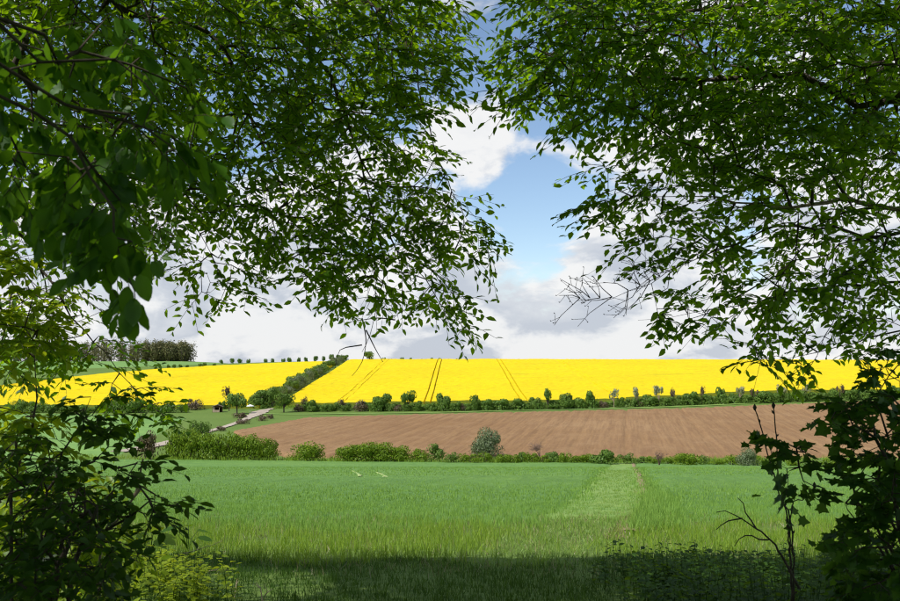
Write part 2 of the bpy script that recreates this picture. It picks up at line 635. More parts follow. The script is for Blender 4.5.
def height(x, y):
    x = np.asarray(x, dtype=np.float64)
    y = np.asarray(y, dtype=np.float64)
    x, y = np.broadcast_arrays(x, y)
    xs = np.array([c[0] for c in _COLS], dtype=np.float64)
    zs = np.stack([np.interp(y, _YT, c[1]) for c in _COLS])
    xi = np.clip(x, xs[0], xs[-1])
    i = np.clip(np.searchsorted(xs, xi, side='right') - 1, 0, len(xs) - 2)
    u = (xi - xs[i]) / (xs[i + 1] - xs[i])
    u = u * u * (3 - 2 * u)
    z0 = np.take_along_axis(zs, i[None, ...], 0)[0]
    z1 = np.take_along_axis(zs, (i + 1)[None, ...], 0)[0]
    und = 0.25 * np.sin(x * 0.043 + 1.0) * np.sin(y * 0.031) * np.clip((y - 20) / 60, 0, 1) * np.clip((480 - y) / 60, 0, 1)
    return z0 * (1 - u) + z1 * u + und


def ground_at(px, row, ymin=2.0, ymax=1100.0):
    """where the line of sight of a photo pixel meets the terrain"""
    d = ray(px, row)
    ys = np.concatenate([np.arange(ymin, 60, 0.05), np.arange(60, ymax, 0.5)])
    p = EYE[None, :] + d[None, :] * (ys / d[1])[:, None]
    below = p[:, 2] < height(p[:, 0], p[:, 1])
    if not below.any():
        g = p[:, 2] - height(p[:, 0], p[:, 1])
        k = 200 + int(np.argmin(g[200:]))
    else:
        k = int(np.argmax(below))
    q = p[k].copy()
    q[2] = height(q[0], q[1])
    return q


def grid_sheet(name, X, Y, Z, mat, kind='structure', label=None, parent=None, skirt=0.0):
    if skirt:
        Z = Z.copy()
        Z[0, :] -= skirt
        Z[-1, :] -= skirt
        Z[:, 0] -= skirt
        Z[:, -1] -= skirt
    nr, nc = X.shape
    V = np.stack([X, Y, Z], -1).reshape(-1, 3)
    i = np.arange(nr - 1)[:, None] * nc
    j = np.arange(nc - 1)[None, :]
    F = np.stack([i + j, i + j + 1, i + nc + j + 1, i + nc + j], -1).reshape(-1, 4)
    me = mesh_np(name, V, F.ravel(), np.full(len(F), 4), [mat], True)
    o = link(bpy.data.objects.new(name, me), parent)
    if kind:
        o['kind'] = kind
    if label:
        o['label'] = label
    return o


def axis(*segs):
    out = [np.array([segs[0][0]], dtype=float)]
    for a, b, s in segs:
        out.append(np.linspace(a, b, max(1, int(round(abs(b - a) / s))) + 1)[1:])
    return np.concatenate(out)


def build_terrain():
    yr = axis((-110, 0, 5), (0, 40, .5), (40, 160, 2), (160, 560, 4), (560, 1650, 20))
    xr = axis((-1500, -400, 60), (-400, -60, 8), (-60, -15, 2.5), (-15, 15, .5), (15, 60, 2.5), (60, 400, 8), (400, 1500, 60))
    X, Y = np.meshgrid(xr, yr)
    Z = height(X, Y)
    near = np.clip((45 - np.hypot(X, Y)) / 20, 0, 1)
    Z = Z - near * 0.02 * (1 + np.sin(X * 2.3 + Y) * np.sin(Y * 1.7 - X * .6))
    grid_sheet('ground', X, Y, Z - 0.03, M['ground'], label='green sloping meadow land of the valley')


build_terrain()


def band(name, bottom, top, nu, nv, off, mat, label, rough=0.0, hfun=None):
    """field sheet between two world-space boundary lines (left to right), laid over the terrain"""
    b = np.array([p[:2] for p in bottom])
    t = np.array([p[:2] for p in top])

    def res(a):
        s = np.concatenate([[0], np.cumsum(np.linalg.norm(np.diff(a, axis=0), axis=1))])
        u = np.linspace(0, s[-1], nu)
        return np.stack([np.interp(u, s, a[:, 0]), np.interp(u, s, a[:, 1])], -1)
    b, t = res(b), res(t)
    v = np.linspace(0, 1, nv)[:, None, None]
    P = b[None] * (1 - v) + t[None] * v
    X, Y = P[..., 0], P[..., 1]
    Z = height(X, Y) + off
    if rough:
        Z = Z + RNG.normal(0, rough, Z.shape)
    if hfun is not None:
        Z = Z + hfun(X, Y)
    return grid_sheet(name, X, Y, Z, mat, label=label, skirt=.3)


G = ground_at
# track direction across the near field and the furrows beyond
TD = 0.2


def track_c(y):
    return np.where(y < 30, -2.35 + 0.258 * y, 5.4 + (y - 30) * 0.199)


# the two halves of the wheat field, either side of the grass track
def wheat_sheets():
    ys = np.concatenate([np.linspace(22, 60, 80), np.linspace(61, 141, 60)])

    def lift(y):
        return 0.02 + 0.13 * np.clip((y - 26) / 24, 0, 1)
    for name, side, lab in (('wheat_field', -1, 'young green wheat field sloping down, crossed by faint wheel marks'),
                            ('wheat_field', 1, 'green wheat field between the grass track and the bare sapling')):
        rows = []
        for y in ys:
            c = float(track_c(y))
            hw = 0.92 + 0.004 * y + 0.14 * math.sin(y * 1.1) + 0.1 * math.sin(y * 2.7)
            if side < 0:
                x = np.concatenate([np.linspace(-150 if y > 60 else -30 - 2 * (y - 17), -30 if y < 60 else -40, 20), np.linspace(-29 if y < 60 else -39, c - hw, 100)])
            else:
                x = np.concatenate([np.linspace(c + hw + 0.55, c + 45, 100), np.linspace(c + 46, 240, 20)])
            rows.append(x)
        X = np.array(rows)
        Y = np.repeat(ys[:, None], X.shape[1], 1)
        Z = height(X, Y) + lift(Y) + RNG.normal(0, 0.02, X.shape)
        # the border of the sheet runs down into the soil
        e = (-1, -2) if side < 0 else (0, 1)
        Z[:, e[0]] = height(X[:, e[0]], Y[:, e[0]]) - .08
        Z[:, e[1]] = height(X[:, e[1]], Y[:, e[1]]) + .5 * lift(Y[:, e[1]])
        Z[0, :] -= .12
        grid_sheet(name, X, Y, Z, M['wheat'], label=lab)
    ty = np.concatenate([np.linspace(23, 60, 70), np.linspace(61, 142, 40)])
    u = np.linspace(-1, 1, 16)
    c = track_c(ty)
    hw = (1.15 + 0.004 * ty) * np.clip((ty - 12) / 10, .5, 1) * (1 + .12 * np.sin(ty * 1.7))
    X = c[:, None] + hw[:, None] * u[None, :]
    Y = np.repeat(ty[:, None], 16, 1)
    Z = height(X, Y) + 0.02 + RNG.normal(0, 0.012, X.shape)
    Z[0, :] -= .12
    grid_sheet('grass_track', X, Y, Z, M['track'], label='pale mown grass track between the two wheat fields')
    # worn bare strip along the right side of the track
    ty = np.linspace(19, 141, 90)
    X = (track_c(ty) + 1.15 + 0.004 * ty)[:, None] + np.array([-0.22, -0.06, 0.12, 0.34])[None, :] * np.convolve(RNG.uniform(.25, 1.15, 92), [.3, .4, .3], 'valid')[:, None]
    Y = np.repeat(ty[:, None], 4, 1)
    grid_sheet('bare_strip', X, Y, height(X, Y) + np.array([-0.02, 0.035, 0.04, -0.02])[None, :] + .05 * np.clip((Y - 26) / 24, 0, 1), M['bare'], label='worn brown strip of bare soil edging the grass track')
    for i, (p0, p1) in enumerate((((352, 473.0), (359, 479.2)), ((376, 474.5), (384, 480)))):
        a, b = G(*p0), G(*p1)
        t = np.linspace(0, 1, 14)
        cx = a[0] + (b[0] - a[0]) * t + 0.15 * np.sin(t * 2.5)
        cy = a[1] + (b[1] - a[1]) * t
        w = 0.05 + 0.24 * t ** 2 * RNG.uniform(.6, 1.2, 14)
        X = cx[:, None] + w[:, None] * np.array([-1, -.3, .3, 1])[None, :]
        Y = np.repeat(cy[:, None], 4, 1)
        grid_sheet('flattened_wheat', X, Y, height(X, Y) + 0.165 + np.array([-.06, .02, .02, -.06])[None, :] + RNG.normal(0, .02, X.shape), M['lodged'], label='pale flattened patch in the wheat')


wheat_sheets()


# ploughed field with real ridges running away from the viewer
def ploughed():
    top = [G(p, r) for p, r in ((236, 432), (250, 426.5), (268, 422), (300, 419), (380, 416.5), (450, 414.6), (520, 413), (600, 411), (700, 408.5), (800, 405), (900, 401))]
    e = top[-1]
    top.append(np.array([e[0] + 130, e[1] + 3, 0]))
    ys0 = 149.0
    # parallel furrow lines: parameter x' = x - TD*y
    tx = np.array([p[0] - TD * p[1] for p in top])
    tyy = np.array([p[1] for p in top])
    tyy = np.maximum.accumulate(tyy * 0 + tyy)
    left = tx[0]
    xs = np.arange(left, tx[-1], 0.55)
    ytop = np.interp(xs, tx, tyy)
    # lower left boundary is a diagonal bank
    c = G(288, 457)
    xb = c[0] - TD * c[1]
    ybot = np.where(xs < xb, ys0 + (tyy[0] - 2 - ys0) * np.clip((xb - xs) / (xb - left), 0, 1), ys0 + 3 * np.clip((xs - 60) / 100, 0, 1))
    v = np.linspace(0, 1, 60)[:, None]
    Y = ybot[None, :] * (1 - v) + ytop[None, :] * v
    X = xs[None, :] + TD * Y
    r = 0.5 + 0.5 * np.cos(xs * 2 * math.pi / 3.3)
    deep = (np.mod(np.round(xs / 3.3), 5) == 0) * 0.22 + (np.mod(np.round(xs / 3.3) * 7, 11) < 3) * .10
    ridge = -np.minimum(0.10 + deep * .9, 0.30) * r ** 5
    Z = height(X, Y) + 0.46 + ridge[None, :] + RNG.normal(0, 0.07, X.shape)
    grid_sheet('ploughed_field', X, Y, Z, M['soil'], label='bare brown ploughed field with straight furrows', skirt=.6)


ploughed()


# rape fields: thick crop with wheel lines cut into it
def rape(name, x0, x1, yb, yt, label, lines):
    xs = np.arange(x0, x1, 1.6)
    extra = []
    for c, op in lines:
        for s in (-1.1, 1.1):
            m = c + s
            extra += [m - .26, m - .17, m + .17, m + .26]
            xs = xs[np.abs(xs - m) > .6]
    xs = np.sort(np.concatenate([xs, extra, [x1]]))
    sunk = np.zeros(len(xs))
    for c, op in lines:
        for s in (-1.1, 1.1):
            sunk[np.abs(xs - (c + s)) < 0.21] = op
    b, t = yb(xs), yt(xs)
    nv = 80
    v = np.concatenate([[0], np.linspace(0, 1, nv), [1]])[:, None]
    Y = b[None, :] * (1 - v) + t[None, :] * v
    X = xs[None, :] + 0.01 * Y
    H = 1.15 + RNG.normal(0, 0.07, X.shape) + 0.12 * np.sin(X * .21) * np.sin(Y * .13)
    # wheel lines are open on the lower slope and grown over in places
    jag = RNG.normal(0, .18, X.shape)
    keep = np.clip(sunk[None, :] * 1.0 - 0.35 * (np.sin(Y * .05 + xs[None, :]) > .75) + jag, 0.0, 1)
    H = np.where(sunk[None, :] > 0, H * (1 - 0.98 * keep), H)
    H[0, :] = 0
    H[-1, :] = 0
    H[:, 0] = 0
    H[:, -1] = 0
    Z = height(X, Y) + 0.02 + H
    nr, nc = X.shape
    V = np.stack([X, Y, Z], -1).reshape(-1, 3)
    i = np.arange(nr - 1)[:, None] * nc
    j = np.arange(nc - 1)[None, :]
    F = np.stack([i + j, i + j + 1, i + nc + j + 1, i + nc + j], -1)
    mi = np.zeros(F.shape[:2], dtype=int)
    mi[0, :] = 1
    s2 = sunk > .9
    mi[:, s2[:-1] & s2[1:]] = 1
    me = mesh_np(name, V, F.reshape(-1), np.full(F.shape[0] * F.shape[1], 4), [M['rape'], M['rape_side']], False, mi.ravel())
    o = link(bpy.data.objects.new(name, me))
    tag(o, label, None, None, 'structure')


rape('rape_field', -64.4, 420, lambda x: 306 + 0.02 * x, lambda x: 545 + 0 * x,
     'large bright yellow rape field rising to the skyline', [(-41.5, .16), (-10.9, 1.0), (22.9, 1.0), (57, .14)])
_ty = [G(p, r) for p, r in ((-60, 396), (0, 388.5), (50, 381.5), (100, 376), (150, 371.5), (200, 368.5), (250, 366.0), (300, 364.0), (330, 363))]
_tx = np.array([p[0] - 0.01 * p[1] for p in _ty])
_tyy = np.array([p[1] for p in _ty])
_o = np.argsort(_tx)
rape('rape_field', -330, -67.5, lambda x: 297 + 0.0 * x, lambda x: np.interp(x, _tx[_o], _tyy[_o]),
     'yellow rape field on the gentle hill below the far wood', [])

# far green crop on the left hill above the yellow field
band('far_crop_field', [(-420, 400), (-330, 440), (-200, 520), (-120, 600)], [(-620, 700), (-480, 790), (-280, 815), (-150, 800)], 40, 30, 0.15, M['far_green'],
     'distant green crop field below the far wood')
# flat green field on the valley floor, left
band('valley_field', [G(p, r) for p, r in ((-60, 460), (20, 459), (60, 458), (118, 457))], [G(p, r) for p, r in ((-120, 415), (0, 413.5), (100, 414), (190, 417.5))], 50, 40, 0.10, M['far_green'],
     'flat green field on the valley floor beside the gravel track')


# gravel track winding up from the valley
def ribbon(name, pts, widths, off, mat, label, n=60):
    P = smooth_line([np.array([p[0], p[1], 0]) for p in pts], 1.5)
    s = np.linspace(0, 1, len(P))
    w = np.interp(s, np.linspace(0, 1, len(widths)), widths)
    t = norm(np.gradient(P, axis=0))
    nrm = np.stack([-t[:, 1], t[:, 0]], -1)
    u = np.array([-1, -.55, 0, .55, 1])
    jag = 1 + RNG.normal(0, .07, (len(P), 5))
    X = P[:, 0:1] + nrm[:, 0:1] * w[:, None] * u[None, :] * jag
    Y = P[:, 1:2] + nrm[:, 1:2] * w[:, None] * u[None, :] * jag
    Z = height(X, Y) + off + np.array([0, .03, .06, .03, 0])[None, :]
    return grid_sheet(name, X, Y, Z, mat, label=label)


tr = [G(p, r) for p, r in ((117, 452.6), (127, 451.0), (142, 448.5), (165, 444), (190, 437.5), (210, 431.5), (230, 425.5), (246, 419.5), (256, 414.5), (263, 411.0), (272, 409))]
ribbon('gravel_track', tr, [1.6, 2.0, 1.4, 1.1, 1.0, 1.0, 1.0, 1.2, 2.0, 2.6, 1.0], 0.16, M['gravel'], 'pale gravel farm track curving up past the wooden hut')
ribbon('grass_lane', [G(p, r) for p, r in ((262, 414), (290, 414.6), (350, 414), (450, 412.6), (600, 409), (700, 406), (850, 400))], [1.5, 1.4, 1.3], 0.12, M['track'],
       'narrow pale grass lane along the top of the ploughed field')


# ------------------------------------------------------------------ shrubs and small trees
def shrub_proto(seed, n, leaf, lobes=7, base=0.0, flat=1.0, open_=0.0):
    """unit shrub: half-width 1, height 1; returns leaf arrays"""
    r = np.random.default_rng(seed)
    cs = []
    for _ in range(lobes):
        a = r.uniform(0, 2 * math.pi)
        d = r.uniform(0.1, 0.62)
        s = r.uniform(.18, .50)
        cs.append((math.cos(a) * d, math.sin(a) * d, base + (1 - base) * r.uniform(.30, .74), s))
    P, N_ = [], []
    per = n // lobes
    for (cx, cy, cz, s) in cs:
        q = norm(r.normal(size=(per, 3)))
        rad = s * r.uniform(0.55 - open_ * .4, 1.12, per) ** 0.6
        p = q * rad[:, None] * np.array([1.0, 1.0, .62 * flat]) + np.array([cx, cy, cz])
        P.append(p)
        N_.append(q)
    P, N_ = np.concatenate(P), np.concatenate(N_)
    P[:, 2] = np.clip(P[:, 2], base + .0, 1.05)
    # skirt so that the foliage reaches the ground
    if base == 0:
        k = n // 5
        a = r.uniform(0, 2 * math.pi, k)
        d = r.uniform(.25, .85, k) ** .7
        P = np.concatenate([P, np.stack([np.cos(a) * d, np.sin(a) * d, r.uniform(.02, .4, k)], -1)])
        N_ = np.concatenate([N_, norm(np.stack([np.cos(a), np.sin(a), r.normal(0, .6, k)], -1))])
    di = norm(np.cross(N_, r.normal(size=P.shape)))
    nr = norm(N_ + r.normal(0, .45, P.shape))
    sz = leaf * r.uniform(.7, 1.4, len(P))
    return P, di, nr, sz


PROTO = {}


def shrub_mesh(key, seed, mat, n, leaf, sx, sz, **kw):
    P, di, nr, s = shrub_proto(seed, n, 1.0, **kw)
    P = P * np.array([sx, sx, sz])
    return leaves_mesh(key, P, di, nr, s * leaf, T_QUAD, mat)


def stem_mesh(key, seed, sx, sz, mat, base=0.0, n=7, r0=0.05):
    r = random.Random(seed)
    T = Tubes()
    if base > 0:
        T.add([(0, 0, -.2), (0.02, 0, sz * base * .6), (0.0, 0.02, sz * (base + .3)), (0.03, 0, sz * .9)], [r0, r0 * .8, r0 * .6, r0 * .2], 6)
    for _ in range(n):
        a = r.uniform(0, 6.28)
        d = r.uniform(.2, .8) * sx
        h = r.uniform(.55, .95) * sz
        z0 = sz * base * r.uniform(.6, 1.1) - (0.15 if base == 0 else 0)
        T.add([(0.05 * math.cos(a), .05 * math.sin(a), z0), (d * .45 * math.cos(a), d * .45 * math.sin(a), z0 + (h - z0) * .55), (d * math.cos(a), d * math.sin(a), h)],
              [r0 * .6, r0 * .4, r0 * .12], 4)
    return T, key, mat


def tube_mesh(Tk):
    T, key, mat = Tk
    V = np.concatenate(T.v)
    F = np.concatenate(T.f)
    return mesh_np(key, V, F.ravel(), np.full(len(F), 4), [mat], True)


def plant(name, base, w, h, fol_mesh, stem_me, label, cat, group=None, rot=None, wood='branches'):
    o = empty(name, base, label, cat, group)
    o.rotation_euler = (0, 0, random.uniform(0, 6.28) if rot is None else rot)
    o.scale = (w, w, h)
    c = bpy.data.objects.new('foliage' if name != 'young_tree' else 'crown', fol_mesh)
    link(c, o)
    if stem_me is not None:
        s = bpy.data.objects.new(wood, stem_me)
        link(s, o)
    return o


# unit meshes (half width 1 m, height 1 m): scaled per plant
SH = {}
for key, mat, n, leaf, kw in (('lime', 'shrub_lime', 2600, .08, dict(lobes=16)), ('dark', 'shrub_dark', 1500, .13, dict(lobes=7)), ('mid', 'shrub_mid', 1500, .13, dict(lobes=8)),
                              ('grey', 'shrub_grey', 4200, .06, dict(lobes=14)), ('rust', 'shrub_rust', 800, .12, dict(lobes=6, open_=.8)),
                              ('low', 'shrub_mid', 900, .10, dict(lobes=9)), ('limelow', 'shrub_lime', 1000, .10, dict(lobes=9)), ('wild', 'shrub_dark', 3200, .07, dict(lobes=11)),
                              ('crestd', 'shrub_dark', 500, .20, dict(lobes=6, base=.12)),
                              ('treed', 'shrub_dark', 700, .17, dict(lobes=7, base=.48)), ('treep', 'shrub_pale', 420, .15, dict(lobes=6, base=.48, open_=.6)),
                              ('treer', 'shrub_rust', 320, .13, dict(lobes=5, base=.35, open_=.8)), ('treem', 'shrub_mid', 1500, .12, dict(lobes=13, base=.16))):
    SH[key] = [shrub_mesh('foliage_' + key, 17 + 31 * i + len(key), M[mat], n, leaf, 1, 1, **kw) for i in range(3)]
STEM = tube_mesh(stem_mesh('shrub_branches', 4, .8, .9, M['bark']))
TRUNK = tube_mesh(stem_mesh('tree_trunk', 9, .6, .9, M['bark'], base=.4, n=6, r0=.07))
TRUNKP = tube_mesh(stem_mesh('tree_trunk_pale', 12, .6, .9, M['bark_pale'], base=.4, n=6, r0=.06))


def put(name, px, row, wpx, hpx, key, label, cat, group=None, dy=0.0, wood=None):
    g = G(px, row)
    y = g[1] + dy
    s = y / FPX
    base = np.array([g[0], y, float(height(g[0], y))])
    k = SH[key][random.randrange(3)]
    st = STEM
    nm = 'branches'
    if key.startswith('tree'):
        st = TRUNKP if key == 'treep' else TRUNK
        nm = 'trunk'
    return plant(name, base, wpx * s * .5 * (1.45 if wpx < 22 and key in ('dark', 'mid', 'rust', 'wild') else (1.95 if key in ('treed', 'treep', 'treer') else 1.15)), hpx * s * 1.08, k, st, label, cat, group, wood=nm)


def hedge_low():
    sh = 'shrub'
    put(sh, 147, 459, 20, 28, 'rust', 'brownish half-bare shrub beside the pale bend of the gravel track', 'shrub')
    GR = 'lime green hedge shrubs'
    L1 = 'bright lime green rounded shrub massed in the long hedge by the gravel track'
    for px, w, h, row in ((176, 30, 30, 459), (192, 30, 30, 459.5), (214, 36, 27, 460), (234, 34, 26, 460), (252, 34, 25, 460), (268, 26, 21, 460)):
        put(sh, px, row, w, h, 'lime', L1, 'shrub', GR)
    put(sh, 184, 452, 26, 30, 'wild', 'taller grey-green shrub at the back of the lime hedge by the track', 'shrub', dy=8)
    put(sh, 306, 461, 38, 18, 'lime', 'single lime green dome shrub standing between two gaps in the hedge', 'shrub')
    L2 = 'large lime green shrub in the clump before the ploughed field'
    for px, w, h in ((346, 28, 17), (364, 36, 20), (384, 36, 19), (402, 30, 16)):
        put(sh, px, 462, w, h, 'lime', L2, 'shrub', 'lime shrubs before the ploughed field')
    put(sh, 437, 462, 26, 19, 'low', 'mixed green shrub beside the tall rounded grey-green bush', 'shrub')
    put(sh, 420, 462, 24, 14, 'limelow', 'low lime shrub at the end of the lime clump', 'shrub')
    put(sh, 487, 460, 36, 30, 'grey', 'tall rounded grey-green bush before the ploughed field', 'shrub', dy=2)
    put(sh, 553, 463, 15, 11, 'dark', 'small dark green shrub beside the bare reddish bush', 'shrub')
    put(sh, 521, 463, 12, 11, 'dark', 'small dark shrub between the grey-green bush and the bare one', 'shrub')
    put(sh, 604, 464.5, 27, 15, 'dark', 'dense dark shrub at the far end of the grass track', 'shrub')
    LG = 'low yellow-green hedge shrub along the foot of the ploughed field'
    for px in (452, 468, 486, 502, 512, 530, 541, 566, 578, 590, 626, 640, 654, 668, 686, 703, 716, 730, 744, 758, 775, 792, 810, 828, 846, 865, 884):
        w = random.uniform(17, 25)
        h = random.uniform(6.5, 11)
        put(sh, px + random.uniform(-2, 2), 463.4 + max(0, px - 600) * .02, w, h, random.choice(['limelow', 'limelow', 'low']), LG, 'shrub', 'low hedge shrubs below the ploughed field')
    put(sh, 688, 466, 32, 13, 'lime', 'fresh lime green bush in the low hedge past the grass track', 'shrub')
    put(sh, 748, 467, 24, 19, 'grey', 'pale loose bush standing higher than the low hedge', 'shrub')


def bare_bush(px, row, wpx, hpx, label, mat='twig_red', seed=3, dy=0):
    g = G(px, row)
    y = g[1] + dy
    s = y / FPX
    H, W = hpx * s, wpx * s * .5
    base = np.array([g[0], y, float(height(g[0], y))])
    r = random.Random(seed)
    T = Tubes()
    for _ in range(5):
        a = r.uniform(0, 6.28)
        tip = np.array([math.cos(a) * W * .6, math.sin(a) * W * .6, H * r.uniform(.6, .85)])
        mid = tip * np.array([.35, .35, .55])
        T.add([(0, 0, -.1), mid, tip], [.07, .05, .02], 4)
        for _ in range(9):
            u = r.uniform(.35, 1)
            p = mid * (1 - u) + tip * u
            q = p + np.array([r.gauss(0, W * .33), r.gauss(0, W * .33), r.uniform(.05, .3) * H])
            T.add([p, (p + q) / 2 + np.array([0, 0, .05]), q], [.03, .022, .010], 3)
            for _ in range(5):
                e = q + np.array([r.gauss(0, W * .16), r.gauss(0, W * .16), r.uniform(-.05, .14) * H])
                T.add([p * .3 + q * .7, e], [.016, .008], 3)
    o = empty('bare_bush', base, label, 'shrub')
    T.build('branches', M[mat], o)


def hedge_upper():
    # strip of rough grass plants is the ground itself; shrubs planted in a row below the rape
    def brow(px):
        return np.interp(px, [260, 330, 450, 600, 700, 780, 900], [412.0, 411.5, 411, 408, 404.5, 402.5, 398])
    LD = 'dense dark green shrub in the planted row below the rape field'
    GD = 'dark shrubs in the row below the rape field'
    for px, w, h in ((312, 13, 13), (327, 13, 8), (379, 19, 17), (391, 11, 8), (417, 9, 10), (432, 10, 9), (444, 14, 17), (455, 11, 9), (467, 9, 7), (475, 9, 11), (487, 13, 11),
                     (501, 18, 11), (521, 17, 11), (537, 13, 13), (553, 13, 9), (566, 14, 16), (580, 13, 11), (592, 12, 17), (620, 8, 11), (648, 19, 11), (690, 15, 13),
                     (709, 12, 10), (724, 15, 11), (736, 12, 11), (764, 17, 12), (777, 11, 11), (800, 15, 12), (815, 12, 10), (832, 13, 12), (848, 14, 11), (866, 15, 13), (882, 12, 10), (896, 13, 12)):
        put('shrub', px, brow(px), w, h, 'dark', LD, 'shrub', GD)
    LM = 'loose olive green shrub filling the planted row below the rape field'
    for px, w, h in ((345, 9, 6), (405, 12, 9), (511, 9, 7), (529, 8, 7), (632, 13, 9), (666, 15, 9), (679, 10, 10), (701, 9, 8), (747, 11, 8), (755, 9, 7), (787, 9, 9), (824, 9, 8), (857, 9, 8)):
        put('shrub', px, brow(px), w, h, 'mid', LM, 'shrub', 'olive shrubs in the row below the rape field')
    for px in np.arange(300, 905, 7.5):
        put('shrub', px + random.uniform(-2.5, 2.5), brow(px) - .6, random.uniform(7, 11), random.uniform(5, 8.5), random.choice(['mid', 'dark', 'low']),
            'low filler shrub between the taller ones in the planted row', 'shrub', 'low filler shrubs in the row below the rape field', dy=random.uniform(0, 2))
    LR = 'brownish budding shrub in the planted row below the rape field'
    for px, w, h in ((299, 11, 8), (360, 13, 12), (398, 9, 7), (464, 9, 8), (604, 9, 7), (640, 9, 6)):
        put('shrub', px, brow(px), w, h, 'rust', LR, 'shrub', 'brownish shrubs in the row below the rape field')
    LT = 'small round-crowned dark young tree rising from the planted row'
    for px, w, h in ((408, 9, 17), (474, 7, 13), (548, 7, 17), (721, 7, 14)):
        put('young_tree', px, brow(px), w, h, 'treed', LT, 'tree', 'dark young trees in the planted row')
    LP = 'thin pale-leaved young tree standing before the yellow rape'
    for px, w, h in ((614, 7, 16), (637, 7, 17), (659, 7, 18), (740, 6, 15), (782, 6, 15), (806, 6, 15)):
        put('young_tree', px, brow(px), w, h, 'treep', LP, 'tree', 'pale young trees in the planted row')
    LO = 'thin reddish budding young tree standing before the yellow rape'
    for px, w, h in ((304, 6, 14), (343, 6, 11), (673, 6, 16), (702, 6, 16), (755, 6, 13), (840, 6, 14)):
        put('young_tree', px, brow(px), w, h, 'treer', LO, 'tree', 'reddish young trees in the planted row')
    # trees round the bend of the gravel track
    put('broad_tree', 284, 412.5, 20, 18, 'treem', 'round green tree casting shade where the gravel track bends', 'tree')
    put('broad_tree', 237, 414, 22, 19, 'treem', 'round green tree between the wooden hut and the white canopy', 'tree')
    put('young_tree', 229, 411, 8, 22, 'treer', 'slender bare-topped tree behind the wooden hut', 'tree')
    put('shrub', 196, 410, 15, 12, 'rust', 'brownish shrub left of the wooden hut', 'shrub')
    put('shrub', 222, 409, 8, 8, 'mid', 'small green shrub against the back of the wooden hut', 'shrub')
    put('shrub', 240, 418, 12, 6, 'rust', 'low brown shrub on the bank above the gravel track', 'shrub')
    for px, row, w in ((243, 424, 12), (262, 421, 9), (221, 431, 9), (270, 419, 6)):
        put('shrub', px, row, w, 5.5, 'rust', 'low withered shrub on the grass bank below the gravel track', 'shrub', 'withered shrubs below the gravel track')
    # far side of the valley field
    LF = 'dark hedge shrub along the far edge of the valley field'
    for px, w, h in ((-20, 20, 10), (12, 14, 9), (21, 15, 13), (37, 16, 12), (53, 14, 8), (66, 14, 7), (84, 16, 8), (105, 18, 12), (118, 20, 16), (133, 18, 14), (152, 14, 9), (168, 14, 10), (182, 12, 9)):
        put('shrub', px, 412.5, w, h, random.choice(['dark', 'wild', 'mid']), LF, 'shrub', 'hedge shrubs at the far edge of the valley field')


def hedge_diagonal():
    LH = 'mixed green tree in the hedgerow climbing between the two rape fields'
    LB = 'greyish budding tree in the hedgerow climbing between the two rape fields'
    n = 30
    for i in range(n):
        u = i / (n - 1)
        y = 300 + 212 * u ** 1.15
        x = -64.2 + 0.008 * (y - 300) + random.uniform(-1.3, 1.3)
        h = (6.0 - 2.0 * u) * random.uniform(.75, 1.12)
        w = h * random.uniform(.7, .95)
        grey = random.random() < .4
        k = SH['grey' if grey else random.choice(['mid', 'treem', 'mid'])]
        plant('hedge_tree', (x, y, float(height(x, y))), w, h, k[i % 3], TRUNK, LB if grey else LH, 'tree',
              'greyish trees of the climbing hedgerow' if grey else 'green trees of the climbing hedgerow', wood='trunk')
    for px, w, h in ((262, 17, 16), (272, 18, 20), (254, 12, 12)):
        g = G(px, 407)
        s = g[1] / FPX
        plant('hedge_tree', g, w * s * .55, h * s, SH['treem'][0], TRUNK, 'rounded green tree at the foot of the climbing hedgerow', 'tree', 'trees at the foot of the climbing hedgerow', wood='trunk')
    g = np.array([-47.0, 512.0, float(height(-47.0, 512.0))])
    plant('hedge_tree', g, 4.2, 6.0, SH['treem'][1], TRUNK, 'taller bushy tree on the skyline at the top of the hedgerow', 'tree', wood='trunk')


def crest_row():
    LC = 'small round dark tree in the row along the skyline'
    GC = 'trees along the skyline'
    for px in (222, 232.5, 239.5, 249, 266, 273, 283, 290, 299, 307, 316, 324, 332, 340):
        y = 640 - max(0, px - 220) * .8
        x = (px - 450) / FPX * y
        h = random.uniform(4.2, 7.0) * y / FPX
        plant('roadside_tree', (x, y, float(height(x, y))), h * random.uniform(.42, .7), h + 1.2, SH[random.choice(['crestd', 'treem', 'crestd'])][int(px) % 3], TRUNK, LC, 'tree', GC, wood='trunk')
    for px in (155, 168, 174, 181, 187, 199, 204.5, 214):
        g = G(px, np.interp(px, [150, 250], [370.8, 365.8]))
        h = random.uniform(4.2, 5.8) * g[1] / FPX
        plant('roadside_tree', g, h * .55, h, SH['crestd'][int(px) % 3], TRUNK, 'small round tree in the row between the far crop and the yellow rape', 'tree',
              'trees along the upper edge of the yellow rape', wood='trunk')
    for px, h in ((372, 3), (384, 3.5), (392, 2.6), (402, 3.6), (410, 3.6), (421, 2.4), (431, 3.6), (440, 3.4), (448, 2.4), (457, 2.6), (470, 2.0), (480, 2.0)):
        y = 560.0
        x = (px - 450) / FPX * y
        z = float(height(x, y))
        hh = h * y / FPX
        zc = 1.65 - (360.6 - 358) / FPX * y
        plant('roadside_tree', (x, y, z), hh * .75, (zc - z) + hh, SH['crestd'][int(px) % 3], TRUNK, 'tree with only its top showing over the crest of the rape field', 'tree',
              'tree tops over the crest of the rape field', wood='trunk')


